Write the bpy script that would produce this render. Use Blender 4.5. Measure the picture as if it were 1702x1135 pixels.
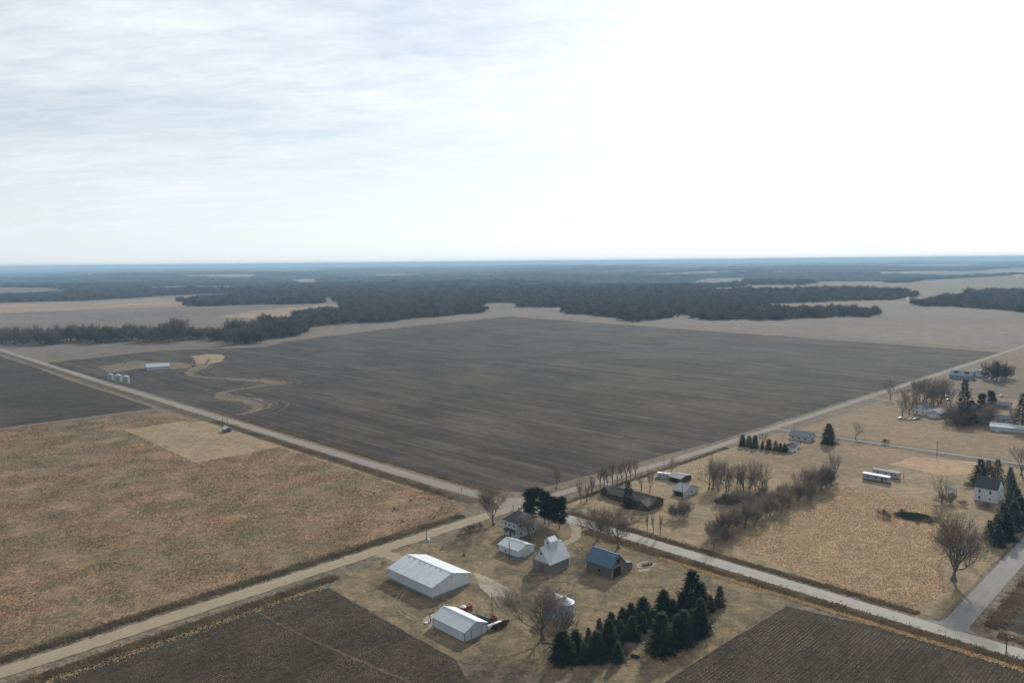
import bpy, bmesh, math, random
import numpy as np
from mathutils import Vector, Matrix, noise as mnoise
from mathutils.geometry import delaunay_2d_cdt

for o in list(bpy.data.objects): bpy.data.objects.remove(o)
S = bpy.context.scene
R2 = math.sqrt(.5)
# ------------------------------------------------------------------ camera
CAM_H, F_PX = 113.6, 1295.0
PITCH, ROLL = math.atan((567.5-435)/F_PX), math.radians(0.57)
cd = bpy.data.cameras.new('camera'); cam = bpy.data.objects.new('camera', cd)
S.collection.objects.link(cam); S.camera = cam
cd.sensor_width = 36; cd.lens = 36*F_PX/1702; cd.clip_start = 1; cd.clip_end = 120000
cam.matrix_world = (Matrix.Translation((0, 0, CAM_H)) @ Matrix.Rotation(math.pi/2-PITCH, 4, 'X')
                    @ Matrix.Rotation(-ROLL, 4, 'Z'))
S.render.resolution_x, S.render.resolution_y = 1024, 682
# ------------------------------------------------------------------ sky and sun
SUN_AZ, SUN_EL = math.radians(25), math.radians(27)       # azimuth measured right of the view axis (+Y)
SD = Vector((math.sin(SUN_AZ)*math.cos(SUN_EL), math.cos(SUN_AZ)*math.cos(SUN_EL), math.sin(SUN_EL)))
w = bpy.data.worlds.new('World'); S.world = w; w.use_nodes = True
nt = w.node_tree; N = nt.nodes; Lk = nt.links.new
def node(nt, typ, **kw):
    n = nt.nodes.new(typ)
    for k, v in kw.items(): setattr(n, k, v)
    return n
def mth(nt, op, a, b=None, c=None, clamp=False):
    n = node(nt, 'ShaderNodeMath', operation=op, use_clamp=clamp)
    for i, q in enumerate((a, b, c)):
        if q is None: continue
        if isinstance(q, (int, float)): n.inputs[i].default_value = q
        else: nt.links.new(q, n.inputs[i])
    return n.outputs[0]
def vmul(nt, v, s):
    n = node(nt, 'ShaderNodeVectorMath', operation='MULTIPLY'); nt.links.new(v, n.inputs[0]); n.inputs[1].default_value = s
    return n.outputs[0]
def mixc(nt, f, a, b, mode='MIX'):
    n = node(nt, 'ShaderNodeMix', data_type='RGBA', blend_type=mode)
    for s, q in ((n.inputs[0], f), (n.inputs[6], a), (n.inputs[7], b)):
        if isinstance(q, (int, float)): s.default_value = q
        elif isinstance(q, (tuple, list)): s.default_value = (*q[:3], 1)
        else: nt.links.new(q, s)
    return n.outputs[2]
def noise(nt, vec, scale, detail=4, rough=.55, dist=0):
    n = node(nt, 'ShaderNodeTexNoise'); n.inputs['Scale'].default_value = scale; n.inputs['Detail'].default_value = detail
    n.inputs['Roughness'].default_value = rough; n.inputs['Distortion'].default_value = dist
    nt.links.new(vec, n.inputs['Vector']); return n.outputs['Fac']
def mrange(nt, v, a, b, c=0., d=1.):
    n = node(nt, 'ShaderNodeMapRange'); nt.links.new(v, n.inputs[0])
    for i, q in enumerate((a, b, c, d)): n.inputs[i+1].default_value = q
    return n.outputs[0]
bg = N['Background']; bg.inputs[1].default_value = 0.1
sky = node(nt, 'ShaderNodeTexSky', sky_type='NISHITA'); sky.sun_disc = False
sky.sun_elevation = SUN_EL; sky.sun_rotation = SUN_AZ; sky.dust_density = .6; sky.altitude = 300
tc = node(nt, 'ShaderNodeTexCoord'); dirv = tc.outputs['Generated']
nrm = node(nt, 'ShaderNodeVectorMath', operation='NORMALIZE'); Lk(dirv, nrm.inputs[0]); dirv = nrm.outputs[0]
dt = node(nt, 'ShaderNodeVectorMath', operation='DOT_PRODUCT'); Lk(dirv, dt.inputs[0]); dt.inputs[1].default_value = SD
cosang = dt.outputs['Value']
sep = node(nt, 'ShaderNodeSeparateXYZ'); Lk(dirv, sep.inputs[0])
zz = mth(nt, 'ADD', mth(nt, 'MAXIMUM', sep.outputs[2], 0.0), 0.14)
cmb = node(nt, 'ShaderNodeCombineXYZ'); Lk(mth(nt, 'DIVIDE', sep.outputs[0], zz), cmb.inputs[0]); Lk(mth(nt, 'DIVIDE', sep.outputs[1], zz), cmb.inputs[1])
cl1 = noise(nt, vmul(nt, cmb.outputs[0], (.55, 1.5, 1)), 1.6, 9, .62, .6)
cl2 = noise(nt, vmul(nt, cmb.outputs[0], (1.0, 1.0, 1)), .55, 3, .5)
cover = mth(nt, 'ADD', mth(nt, 'MULTIPLY', cl1, .6), mth(nt, 'MULTIPLY', cl2, .55))
cl3 = noise(nt, vmul(nt, cmb.outputs[0], (1.6, 3.2, 1)), 3.2, 6, .65, .4)
cover = mth(nt, 'ADD', cover, mth(nt, 'MULTIPLY', mth(nt, 'SUBTRACT', cl3, .5), .35))
cover = mrange(nt, cover, .42, .70, .48, 1.0)
low = mrange(nt, sep.outputs[2], 0.0, .20, .97, 0.35)            # the veil thickens towards the horizon
cover = mth(nt, 'MAXIMUM', cover, low)
lum = mth(nt, 'ADD', mrange(nt, cosang, -.3, .5, 5.0, 9.1), mrange(nt, cosang, .5, .92, 0.0, 1.7))
lum = mth(nt, 'ADD', lum, mth(nt, 'MULTIPLY', mth(nt, 'POWER', mth(nt, 'MAXIMUM', cosang, 0.0), 34.0), 6.0))
cl = node(nt, 'ShaderNodeVectorMath', operation='SCALE'); cl.inputs[0].default_value = (.94, .985, 1.03); Lk(lum, cl.inputs[3])
Lk(mixc(nt, cover, sky.outputs[0], cl.outputs[0]), bg.inputs[0])
sd = bpy.data.lights.new('sun', 'SUN'); sd.energy = 4.3; sd.angle = math.radians(2.5); sd.color = (1, .95, .87)
so = bpy.data.objects.new('sun', sd); S.collection.objects.link(so)
so.rotation_euler = (-SD).to_track_quat('-Z', 'Y').to_euler(); so.location = (0, 0, 400)
S.view_settings.view_transform = 'Standard'; S.view_settings.look = 'None'
S.view_settings.exposure = 0.0; S.view_settings.gamma = 1; S.view_settings.use_curve_mapping = False
S.render.engine = 'CYCLES'
S.cycles.max_bounces = 5; S.cycles.volume_bounces = 0; S.cycles.transparent_max_bounces = 8

# ------------------------------------------------------------------ geometry helpers
cp_, sp_, cr_, sr_ = math.cos(PITCH), math.sin(PITCH), math.cos(ROLL), math.sin(ROLL)
def ray(px, py):
    u = (px-851)/F_PX; v = -(py-567.5)/F_PX
    u2 = u*cr_+v*sr_; v2 = v*cr_-u*sr_
    return u2, cp_+v2*sp_, -sp_+v2*cp_
def G(px, py):                       # where a sight line meets the ground plane
    d = ray(px, py); t = -CAM_H/d[2]; return d[0]*t, d[1]*t
def hgt(px, py, up):                 # height in metres of something `up` pixels tall standing at (px, py)
    y = G(px, py)[1]; d = ray(px, py-up); return CAM_H+d[2]*y/d[1]
def AB(x, y): return (-x+y)*R2, (x+y)*R2          # farm grid: a up-left along one road, b up-right along the other
def W(a, b): return (b-a)*R2, (a+b)*R2
def GA(px, py): return AB(*G(px, py))

class MB:
    def __init__(s): s.v = []; s.f = []
    def add(s, vs, fs):
        n = len(s.v); s.v += [tuple(q) for q in vs]; s.f += [tuple(i+n for i in q) for q in fs]; return s
    def box(s, x0, x1, y0, y1, z0, z1):
        return s.add([(x0,y0,z0),(x1,y0,z0),(x1,y1,z0),(x0,y1,z0),(x0,y0,z1),(x1,y0,z1),(x1,y1,z1),(x0,y1,z1)],
              [(3,2,1,0),(4,5,6,7),(0,1,5,4),(1,2,6,5),(2,3,7,6),(3,0,4,7)])
    def prism(s, prof, x0, x1):      # (y,z) profile swept along x
        n = len(prof)
        return s.add([(x0,*p) for p in prof]+[(x1,*p) for p in prof],
              [tuple(range(n-1,-1,-1)), tuple(range(n,2*n))]+[(i,(i+1)%n,n+(i+1)%n,n+i) for i in range(n)])
    def tube(s, p0, p1, r0, r1, n=6, cap=True):
        p0, p1 = Vector(p0), Vector(p1); d = (p1-p0)
        if d.length < 1e-6: return s
        d.normalize(); a = d.orthogonal().normalized(); b = d.cross(a)
        vs = [p0+(a*math.cos(6.2832*i/n)+b*math.sin(6.2832*i/n))*r0 for i in range(n)]
        if r1 <= 0:
            return s.add(vs+[p1], [(i,(i+1)%n,n) for i in range(n)])
        vs += [p1+(a*math.cos(6.2832*i/n)+b*math.sin(6.2832*i/n))*r1 for i in range(n)]
        fs = [(i,(i+1)%n,n+(i+1)%n,n+i) for i in range(n)]
        if cap: fs += [tuple(range(n-1,-1,-1)), tuple(range(n,2*n))]
        return s.add(vs, fs)
    def lathe(s, prof, n=16, c=(0,0)):
        m = len(prof); vs = [(c[0]+r*math.cos(6.28319*k/n), c[1]+r*math.sin(6.28319*k/n), z) for r, z in prof for k in range(n)]
        fs = [(j*n+k, j*n+(k+1)%n, (j+1)*n+(k+1)%n, (j+1)*n+k) for j in range(m-1) for k in range(n)]
        return s.add(vs, fs+[tuple(range(n-1,-1,-1)), tuple(range((m-1)*n, m*n))])
    def build(s, name, mat, parent=None, smooth=False):
        me = bpy.data.meshes.new(name); me.from_pydata(s.v, [], s.f); me.materials.append(mat)
        if smooth: me.polygons.foreach_set('use_smooth', [True]*len(me.polygons))
        me.update(); o = bpy.data.objects.new(name, me); S.collection.objects.link(o); o.parent = parent; return o
def tag(o, label, cat, group=None):
    o['label'] = label; o['category'] = cat
    if group: o['group'] = group
    return o
def thing(name, label, cat, loc, rz=0, group=None):
    o = bpy.data.objects.new(name, None); S.collection.objects.link(o)
    o.location = (loc[0], loc[1], loc[2] if len(loc) > 2 else 0); o.rotation_euler = (0, 0, rz); o.empty_display_size = .5
    return tag(o, label, cat, group)
def copy_thing(src, label, loc, rz, sc=(1,1,1), group=None):
    c = src.copy(); S.collection.objects.link(c); c.location = (loc[0], loc[1], loc[2] if len(loc) > 2 else 0)
    c.rotation_euler = (0, 0, rz); c.scale = sc; c['label'] = label
    if group: c['group'] = group
    elif 'group' in c: del c['group']
    for ch in src.children:
        k = ch.copy(); S.collection.objects.link(k); k.parent = c
    return c
def struct(o, kind='structure'): o['kind'] = kind; return o

# ------------------------------------------------------------------ materials
def newmat(name):
    m = bpy.data.materials.new(name); m.use_nodes = True; nt = m.node_tree
    b = nt.nodes['Principled BSDF']; b.inputs['Roughness'].default_value = .9; b.inputs['Specular IOR Level'].default_value = .2
    t = node(nt, 'ShaderNodeTexCoord'); return m, nt, b, t.outputs['Object']
def bump(nt, b, h, strength, dist):
    n = node(nt, 'ShaderNodeBump'); n.inputs['Strength'].default_value = strength; n.inputs['Distance'].default_value = dist
    nt.links.new(h, n.inputs['Height']); nt.links.new(n.outputs[0], b.inputs['Normal'])
def rot45(nt, vec, sc):               # world -> (across a, along b) axes, scaled
    n = node(nt, 'ShaderNodeMapping', vector_type='POINT'); n.inputs['Rotation'].default_value = (0, 0, math.radians(-45))
    nt.links.new(vec, n.inputs['Vector']); return vmul(nt, n.outputs[0], sc)
def plain(name, c, c2=None, scale=1., rough=.7, metal=0., spec=.3, ribs=None, stretch=(1,1,1), var=.5):
    m, nt, b, co = newmat(name); c2 = c2 or tuple(x*.8 for x in c)
    f = mrange(nt, noise(nt, vmul(nt, co, stretch), scale, 5), .5-.25, .5+.25, 0, 1)
    f = mth(nt, 'MULTIPLY', f, var*2, clamp=True)
    col = mixc(nt, f, c, c2)
    if ribs and ribs[0] in ('X', 'XY') and spec >= .4:        # rust and dirt runs down the sheets
        k = mrange(nt, noise(nt, vmul(nt, co, (2.2, .22, .22)), 1., 5, .7), .56, .72, 0, .45); col = mixc(nt, k, col, (.26, .22, .19))
    nt.links.new(col, b.inputs['Base Color'])
    b.inputs['Roughness'].default_value = rough; b.inputs['Metallic'].default_value = metal; b.inputs['Specular IOR Level'].default_value = spec
    if ribs:
        sx = node(nt, 'ShaderNodeSeparateXYZ'); nt.links.new(co, sx.inputs[0])
        src = sx.outputs['XYZ'.index(ribs[0])] if len(ribs[0]) == 1 else mth(nt, 'ADD', sx.outputs[0], sx.outputs[1])
        h = mth(nt, 'POWER', mth(nt, 'ABSOLUTE', mth(nt, 'SINE', mth(nt, 'MULTIPLY', src, math.pi/ribs[1]))), ribs[2])
        bump(nt, b, h, .6, .05)
    return m
def soil(name, ca, cb, cc, along='a', streak=.5, patch=90., fine=1.2, finevar=.5, cd=None, bumpd=.25, rows=None, rowamp=0., sl=120., sw=5., sd=6):
    """ground cover: slow patches ca/cb, streaks of cc along the working direction, fine mottling"""
    m, nt, b, co = newmat(name); b.inputs['Specular IOR Level'].default_value = .1; b.inputs['Roughness'].default_value = 1
    st = (1/sw, 1/sl, 1) if along == 'b' else (1/sl, 1/sw, 1)
    # after the -45 deg turn, x runs along b and y along a
    st = (st[1], st[0], 1)
    f1 = mrange(nt, noise(nt, co, 1/patch, 6, .62, .6), .43, .57)
    f2 = mrange(nt, noise(nt, rot45(nt, co, st), 1., sd, .68, .25), .42, .62)
    f3 = noise(nt, co, 1/fine, 4, .75)
    f4 = mrange(nt, noise(nt, co if sd > 3 else rot45(nt, co, (1, .3, 1)), 1/(fine*10), 6, .7, .5), .46, .62)
    f5 = noise(nt, co, 1/(fine*3.2), 4, .75, .3)
    c = mixc(nt, f1, ca, cb); c = mixc(nt, mth(nt, 'MULTIPLY', f2, streak), c, cc)
    if cd: c = mixc(nt, mth(nt, 'MULTIPLY', f4, .8), c, cd)
    g = mth(nt, 'MULTIPLY', mrange(nt, f3, .28, .72, 1-finevar, 1+finevar), mrange(nt, f5, .34, .66, 1-finevar*.75, 1+finevar*.75))
    if rows:
        n = node(nt, 'ShaderNodeSeparateXYZ'); nt.links.new(rot45(nt, co, (1,1,1)), n.inputs[0])
        q = n.outputs[0 if along == 'a' else 1]      # across the rows
        s = mth(nt, 'SINE', mth(nt, 'ADD', mth(nt, 'MULTIPLY', q, 2*math.pi/rows), mth(nt, 'MULTIPLY', f3, 2.0)))
        g = mth(nt, 'ADD', g, mth(nt, 'MULTIPLY', s, rowamp))
    v = node(nt, 'ShaderNodeVectorMath', operation='SCALE'); nt.links.new(c, v.inputs[0]); nt.links.new(g, v.inputs[3])
    nt.links.new(v.outputs[0], b.inputs['Base Color'])
    if bumpd: bump(nt, b, f3, .8, bumpd)
    return m
M = {}
M['ground'] = soil('ground_cover', (.155,.122,.084), (.115,.092,.065), (.185,.145,.10), patch=140, streak=.4, cd=(.12,.10,.085))
M['far_field'] = soil('pale_stubble', (.142,.118,.099), (.115,.097,.084), (.17,.14,.112), patch=300, streak=.5, fine=6, finevar=.25, sl=400, sw=14)
M['tan_field'] = soil('tan_meadow', (.27,.185,.12), (.19,.145,.105), (.32,.23,.15), patch=150, streak=.5, fine=8, finevar=.25, along='b', sl=250, sw=20)
M['main'] = soil('corn_stubble_soil', (.056,.045,.037), (.026,.0215,.0185), (.095,.078,.060), patch=95, streak=.7, fine=2.2, finevar=.26, sl=700, sw=5, cd=(.026,.0215,.019), sd=3)
M['dark'] = soil('tilled_soil', (.040,.032,.023), (.025,.020,.016), (.075,.061,.04), patch=70, streak=.6, fine=1.5, finevar=.45, along='b', sl=60, sw=4)
M['near_dark'] = soil('near_stubble_soil', (.038,.030,.021), (.024,.0195,.015), (.066,.053,.035), patch=28, streak=.6, fine=.6, finevar=.55, along='b', sl=16, sw=1.2, rows=1.0, rowamp=.16)
M['prairie'] = soil('dry_prairie', (.235,.143,.09), (.175,.125,.077), (.225,.168,.105), patch=48, streak=.5, fine=1.1, finevar=.36, along='b', sl=50, sw=10, cd=(.115,.097,.06), bumpd=.4)
M['mown'] = soil('mown_patch', (.25,.185,.112), (.19,.145,.09), (.29,.215,.13), patch=22, streak=.5, fine=1.5, finevar=.3)
M['yard'] = soil('yard_grass', (.185,.138,.083), (.12,.096,.060), (.24,.178,.107), patch=16, streak=.55, fine=.8, finevar=.4, sl=25, sw=6, cd=(.095,.08,.055))
M['lawn'] = soil('dormant_lawn', (.26,.19,.112), (.20,.152,.092), (.30,.22,.132), patch=40, streak=.4, fine=1.0, finevar=.28, sl=50, sw=5, cd=(.165,.14,.09))
M['pasture'] = soil('ochre_pasture', (.205,.145,.090), (.165,.123,.08), (.24,.172,.108), patch=55, streak=.4, fine=1.6, finevar=.28, sl=60, sw=8)
M['paddock'] = soil('straw_paddock', (.35,.24,.137), (.29,.205,.122), (.39,.28,.165), patch=14, streak=.45, fine=.7, finevar=.28, cd=(.25,.18,.11), bumpd=.3)
M['ditch'] = soil('shaded_ditch_growth', (.085,.066,.046), (.065,.052,.038), (.12,.092,.058), patch=12, streak=.4, fine=.6, finevar=.5, bumpd=.3)  # dark brown growth, with the shading of a ditch put into the colour
M['straw'] = soil('straw_litter', (.26,.19,.11), (.20,.15,.09), (.30,.22,.13), patch=9, streak=.5, fine=.5, finevar=.5, sl=14, sw=1)
M['gravel_tan'] = soil('tan_gravel', (0.267,0.214,0.154), (0.242,0.195,0.139), (0.291,0.238,0.175), along='b', patch=30, streak=.7, fine=.5, finevar=.12, sl=60, sw=.9, bumpd=.03)
M['gravel_grey'] = soil('grey_gravel', (0.223,0.198,0.166), (0.201,0.180,0.152), (0.248,0.221,0.189), along='a', patch=40, streak=.7, fine=.5, finevar=.1, sl=80, sw=1.0, bumpd=.03)
M['paved'] = soil('worn_paving', (0.312,0.292,0.254), (0.281,0.261,0.226), (0.343,0.320,0.281), along='a', patch=25, streak=.7, fine=.4, finevar=.08, sl=60, sw=.9, bumpd=.02)
M['lane'] = soil('grey_lane', (0.230,0.217,0.204), (0.204,0.196,0.183), (0.255,0.242,0.225), along='b', patch=20, streak=.5, fine=.4, finevar=.1, sl=40, sw=.9, bumpd=.02)
M['waterway'] = soil('waterway_grass', (.145,.117,.083), (.090,.075,.058), (.20,.155,.10), patch=9, streak=.5, fine=1.2, finevar=.35)
M['contour'] = soil('contour_stubble', (.075,.062,.049), (.05,.042,.035), (.10,.083,.064), patch=20, streak=.5, fine=1.8, finevar=.35)
M['track'] = soil('worn_ground', (.22,.172,.115), (.155,.122,.08), (.26,.205,.14), patch=7, streak=.5, fine=.6, finevar=.35)
M['path'] = soil('worn_path', (.09,.062,.046), (.06,.045,.034), (.12,.09,.066), patch=10, streak=.5, fine=.6, finevar=.4)
M['dust'] = soil('pale_dust', (.30,.26,.205), (.23,.195,.15), (.34,.30,.24), patch=9, streak=.4, fine=.5, finevar=.25)
M['water'] = plain('pond_water', (.008,.012,.010), (.016,.019,.013), .6, 1., 0, 0.)
M['white_metal'] = plain('white_steel_siding', (.62,.645,.68), (.50,.53,.57), .35, .45, 0, .4, ('XY', .45, 6), (1,1,.2), .5)
M['white_roof'] = plain('white_steel_roof', (.53,.58,.60), (.40,.44,.46), .5, .5, 0, .5, ('X', .6, 8), (1,.15,1), .6)
M['silver_roof'] = plain('dull_silver_roof', (.40,.42,.45), (.30,.32,.35), .8, .6)
M['blue_band'] = plain('blue_grey_skirt', (.20,.26,.30), (.15,.20,.24), .6, .6)
M['blue_roof'] = plain('blue_steel_roof', (.055,.135,.215), (.045,.105,.165), .4, .5, 0, .4, ('X', .6, 8), (1,.2,1), .6)
M['grey_roof'] = plain('weathered_grey_roof', (.25,.255,.27), (.19,.19,.20), .5, .8, 0, .2)
M['dark_roof'] = plain('dark_shingles', (.050,.050,.056), (.07,.068,.07), 1.2, .9, 0, .2)
M['olive_roof'] = plain('olive_brown_shingles', (.085,.075,.06), (.062,.056,.047), 1.2, .9, 0, .2)
M['brown_wall'] = plain('brown_wood_siding', (.085,.058,.048), (.065,.046,.04), 1., .85)
M['barn_wood'] = plain('weathered_grey_boards', (.20,.175,.155), (.13,.115,.105), 1.6, .95, 0, .1, ('XY', .3, 8), (3,3,.3), .6)
M['crib_wood'] = plain('grey_slatted_boards', (.25,.235,.225), (.17,.16,.155), 1.6, .95, 0, .1, ('Z', .16, 5), (.3,.3,4), .6)
M['white_paint'] = plain('white_clapboard', (.74,.75,.78), (.64,.66,.69), .8, .6, 0, .3, ('Z', .2, 6))
M['pale_grey'] = plain('grey_or_shaded_siding', (.50,.53,.56), (.42,.45,.48), .8, .7)  # grey siding; on the farmhouse it stands for white siding in shade
M['teal_paint'] = plain('blue_grey_siding', (.25,.33,.38), (.20,.27,.32), .8, .7)
M['galv'] = plain('galvanised_steel', (.36,.40,.44), (.26,.29,.32), .8, .55, .15, .4, ('Z', .3, 3), (1,1,.4), .6)
M['glass'] = plain('dark_window_glass', (.02,.025,.03), (.03,.035,.04), 1, .12, 0, .6)
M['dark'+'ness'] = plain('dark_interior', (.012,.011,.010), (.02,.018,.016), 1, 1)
M['concrete'] = plain('concrete', (.36,.35,.33), (.28,.27,.25), 2, .9)
M['red'] = plain('faded_red_paint', (.33,.045,.03), (.22,.05,.035), 2, .5)
M['green'] = plain('dark_green_paint', (.03,.055,.035), (.05,.06,.04), 2, .6)
M['rust'] = plain('rusty_iron', (.10,.055,.035), (.06,.04,.03), 3, .9)
M['black'] = plain('black_rubber', (.018,.018,.018), (.03,.028,.026), 2, .9)
M['silver'] = plain('silver_paint', (.42,.44,.46), (.36,.38,.40), 2, .35, .3, .5)
M['blue'] = plain('dark_blue_paint', (.03,.05,.10), (.035,.05,.085), 2, .3, 0, .5)
M['pole'] = plain('treated_pole_wood', (.10,.078,.06), (.07,.056,.045), 2, .95)
M['planks'] = plain('sawn_planks', (.34,.24,.15), (.25,.18,.115), 2, .9)
def foliage(name, c1, c2, scale, trans=0., spread=0.):
    m, nt, b, co = newmat(name); oi = node(nt, 'ShaderNodeObjectInfo')
    f = mrange(nt, noise(nt, co, scale, 3), .35, .65); c = mixc(nt, f, c1, c2)
    k = mrange(nt, oi.outputs['Random'], 0, 1, .62-spread, 1.38+spread)
    v = node(nt, 'ShaderNodeVectorMath', operation='SCALE'); nt.links.new(c, v.inputs[0]); nt.links.new(k, v.inputs[3])
    nt.links.new(v.outputs[0], b.inputs['Base Color']); b.inputs['Specular IOR Level'].default_value = .1; b.inputs['Roughness'].default_value = .95
    if trans:
        tl = node(nt, 'ShaderNodeBsdfTranslucent'); nt.links.new(v.outputs[0], tl.inputs[0]); mx = node(nt, 'ShaderNodeMixShader'); mx.inputs[0].default_value = trans
        nt.links.new(b.outputs[0], mx.inputs[1]); nt.links.new(tl.outputs[0], mx.inputs[2]); nt.links.new(mx.outputs[0], nt.nodes['Material Output'].inputs['Surface'])
    return m
M['bark'] = foliage('grey_bark', (.19,.162,.135), (.125,.107,.09), 1.5)
M['twig'] = foliage('bare_twigs', (.225,.19,.16), (.165,.137,.115), .6, .25)
M['twig_far'] = foliage('bare_crowns', (.090,.071,.058), (.046,.038,.033), .12, .15, .36)
M['twig_belt'] = foliage('belt_crowns', (.145,.112,.09), (.085,.068,.057), .12, .2, .2)
M['needle'] = foliage('spruce_needles', (.016,.022,.012), (.027,.032,.017), .9)
M['needle_far'] = foliage('cedar_needles', (.018,.027,.015), (.027,.036,.019), .6)
M['grass_tuft'] = foliage('dry_grass_blades', (.29,.19,.12), (.215,.158,.10), .05, .5)
M['ditch_tuft'] = foliage('ditch_grass_blades', (.20,.145,.088), (.10,.078,.05), .12, .5)
M['paddock_tuft'] = foliage('straw_blades', (.47,.335,.195), (.38,.275,.165), .05, .55)
M['stubble'] = foliage('corn_stubble_stalks', (.42,.355,.25), (.22,.185,.13), .06, .5)

# ------------------------------------------------------------------ terrain
def relief(x, y):
    d = math.hypot(x, y)
    if d < 1800: return 0.
    t = min(1, max(0, (d-2200)/3000)); t = t*t*(3-2*t)
    n = mnoise.noise(Vector((x/2600, y/1500, 3.1)))*1.0 + .5*mnoise.noise(Vector((x/900, y/700, 7.7)))
    return t*(n*52-14)-(d-1800)**2/6e7
def grid_mesh():
    az = np.radians(np.linspace(-62, 62, 161)); rad = list(np.linspace(20, 1800, 10))+[1950, 2100, 2260]+list(np.geomspace(2420, 46000, 90))
    vs = []; fs = []
    for r_ in rad:
        for t in az:
            x, y = r_*math.sin(t), r_*math.cos(t); vs.append((x, y, relief(x, y)))
    n = len(az)
    for i in range(len(rad)-1):
        for j in range(n-1): fs.append((i*n+j, i*n+j+1, (i+1)*n+j+1, (i+1)*n+j))
    # behind the camera the plain simply goes on
    k = len(vs); vs += [(-46000, 24000, 0), (-46000, -20000, -90), (46000, -20000, -90), (46000, 24000, 0)]
    a0 = [i*n for i in range(len(rad))]; a1 = [i*n+n-1 for i in range(len(rad))]
    inner = list(range(0, n))
    fs.append(tuple([k+1, k+2]+[a1[-1]]+a1[-2::-1]+inner[-2:0:-1]+a0))
    m = MB(); m.v = vs; m.f = [tuple(reversed(q)) for q in fs]; return m
struct(grid_mesh().build('ground', M['ground'], smooth=True))
rng = random.Random(7)
def densify(pts, step, jit, closed=True):
    out = []; n = len(pts)
    for i in range(n if closed else n-1):
        p, q = pts[i], pts[(i+1) % n]; L = math.hypot(q[0]-p[0], q[1]-p[1]); k = max(1, int(L/step))
        nx, ny = (-(q[1]-p[1])/max(L, 1e-6), (q[0]-p[0])/max(L, 1e-6))
        for j in range(k):
            t = j/k; x, y = p[0]+(q[0]-p[0])*t, p[1]+(q[1]-p[1])*t
            e = jit*(mnoise.noise(Vector((x/14, y/14, 1.3)))*1.5+rng.uniform(-.35, .35)) if jit else 0
            out.append((x+nx*e, y+ny*e))
    if not closed: out.append(pts[-1])
    return out
def patch(name, pts, mat, z, step=3., jit=.5, drape=False):
    b = densify(pts, step, jit); n = len(b)
    r_ = delaunay_2d_cdt([Vector(p) for p in b], [], [list(range(n))], 1, 1e-5)
    vs = [(p.x, p.y, z+(relief(p.x, p.y) if drape else 0)) for p in r_[0]]
    m = MB(); m.v = vs; m.f = [tuple(q) for q in r_[2]]
    o = m.build(name, mat); me = o.data
    if sum(p.normal.z for p in me.polygons) < 0: me.flip_normals()
    return struct(o)
def ppatch(name, px, mat, z, step=3., jit=.5, drape=False): return patch(name, [G(*p) for p in px], mat, z, step, jit, drape)
def catmull(pts, k=8):
    out = []; P = [pts[0]]+list(pts)+[pts[-1]]
    for i in range(1, len(P)-2):
        p0, p1, p2, p3 = [Vector(q) for q in P[i-1:i+3]]
        for j in range(k):
            t = j/k; out.append(tuple(.5*((2*p1)+(p2-p0)*t+(2*p0-5*p1+4*p2-p3)*t*t+(3*p1-p0-3*p2+p3)*t**3)))
    return out+[tuple(pts[-1])]
def ribbon(name, pts, width, mat, z, jit=.15, off=0., step=4., drape=False, crown=0.):
    c = densify(pts, step, 0, False); m = MB(); n = len(c)
    for i, p in enumerate(c):
        q0, q1 = c[max(0, i-1)], c[min(n-1, i+1)]; d = Vector((q1[0]-q0[0], q1[1]-q0[1])).normalized(); nx, ny = -d.y, d.x
        wv = width(i/(n-1)) if callable(width) else width
        l = wv/2+rng.uniform(-jit, jit); rr = wv/2+rng.uniform(-jit, jit)
        zz_ = z+(relief(*p) if drape else 0)
        m.v += [(p[0]+nx*(off+l), p[1]+ny*(off+l), zz_), (p[0]+nx*off, p[1]+ny*off, zz_+crown), (p[0]-nx*(rr-off), p[1]-ny*(rr-off), zz_)]
    for i in range(n-1):
        k = i*3; m.f += [(k, k+1, k+4, k+3), (k+1, k+2, k+5, k+4)]
    o = m.build(name, mat)
    if sum(p.normal.z for p in o.data.polygons) < 0: o.data.flip_normals()
    return struct(o)

RA = lambda a: float(np.interp(a, [0, 47, 120, 217, 250, 290, 372, 550, 803, 920, 1175, 1900], [253.4, 253.6, 254.2, 255.2, 252.5, 249.8, 248.8, 249.3, 250.6, 252, 255, 262]))
RB = lambda b: float(np.interp(b, [-100, 180, 260, 311, 378, 503, 662, 1036, 1900], [250, 250, 249, 246.5, 243, 241.3, 240, 237.5, 234]))
# far fields
ppatch('field', [(-260,606),(0,583),(-10,572),(60,573),(200,567),(330,557),(420,556),(470,562),(640,536),(800,523),(850,500),(960,505),(1120,520),(1260,534),(1440,530),(1440,515),(1260,505),(1540,497),(1600,512),(1800,525),(1900,545),(1702,572),(1657,580),(850,522),(470,565),(440,574),(262,580),(68,599),(-60,622)], M['far_field'], .03, 25, 3)
ppatch('field', [(-400,512),(0,503),(140,500),(260,493),(340,489),(430,487),(520,496),(590,508),(560,520),(420,527),(330,548),(200,552),(60,548),(-400,560)], M['far_field'], .03, 25, 4)
ppatch('field', [(-400,517),(0,505),(140,502),(260,496),(330,500),(330,509),(200,512),(80,518),(-400,532)], M['tan_field'], .12, 25, 4)
ppatch('field', [(300,493),(360,489),(420,488),(420,494),(340,498)], M['tan_field'], .12, 20, 3)
ppatch('field', [(360,527),(420,517),(560,506),(590,509),(570,516),(450,530)], M['tan_field'], .12, 20, 3)
ppatch('field', [(1120,482),(1240,474),(1340,472),(1420,463),(1702,461),(1900,460),(1900,483),(1640,486),(1540,490),(1440,484),(1270,486)], M['far_field'], .05, 60, 8, True)
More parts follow.
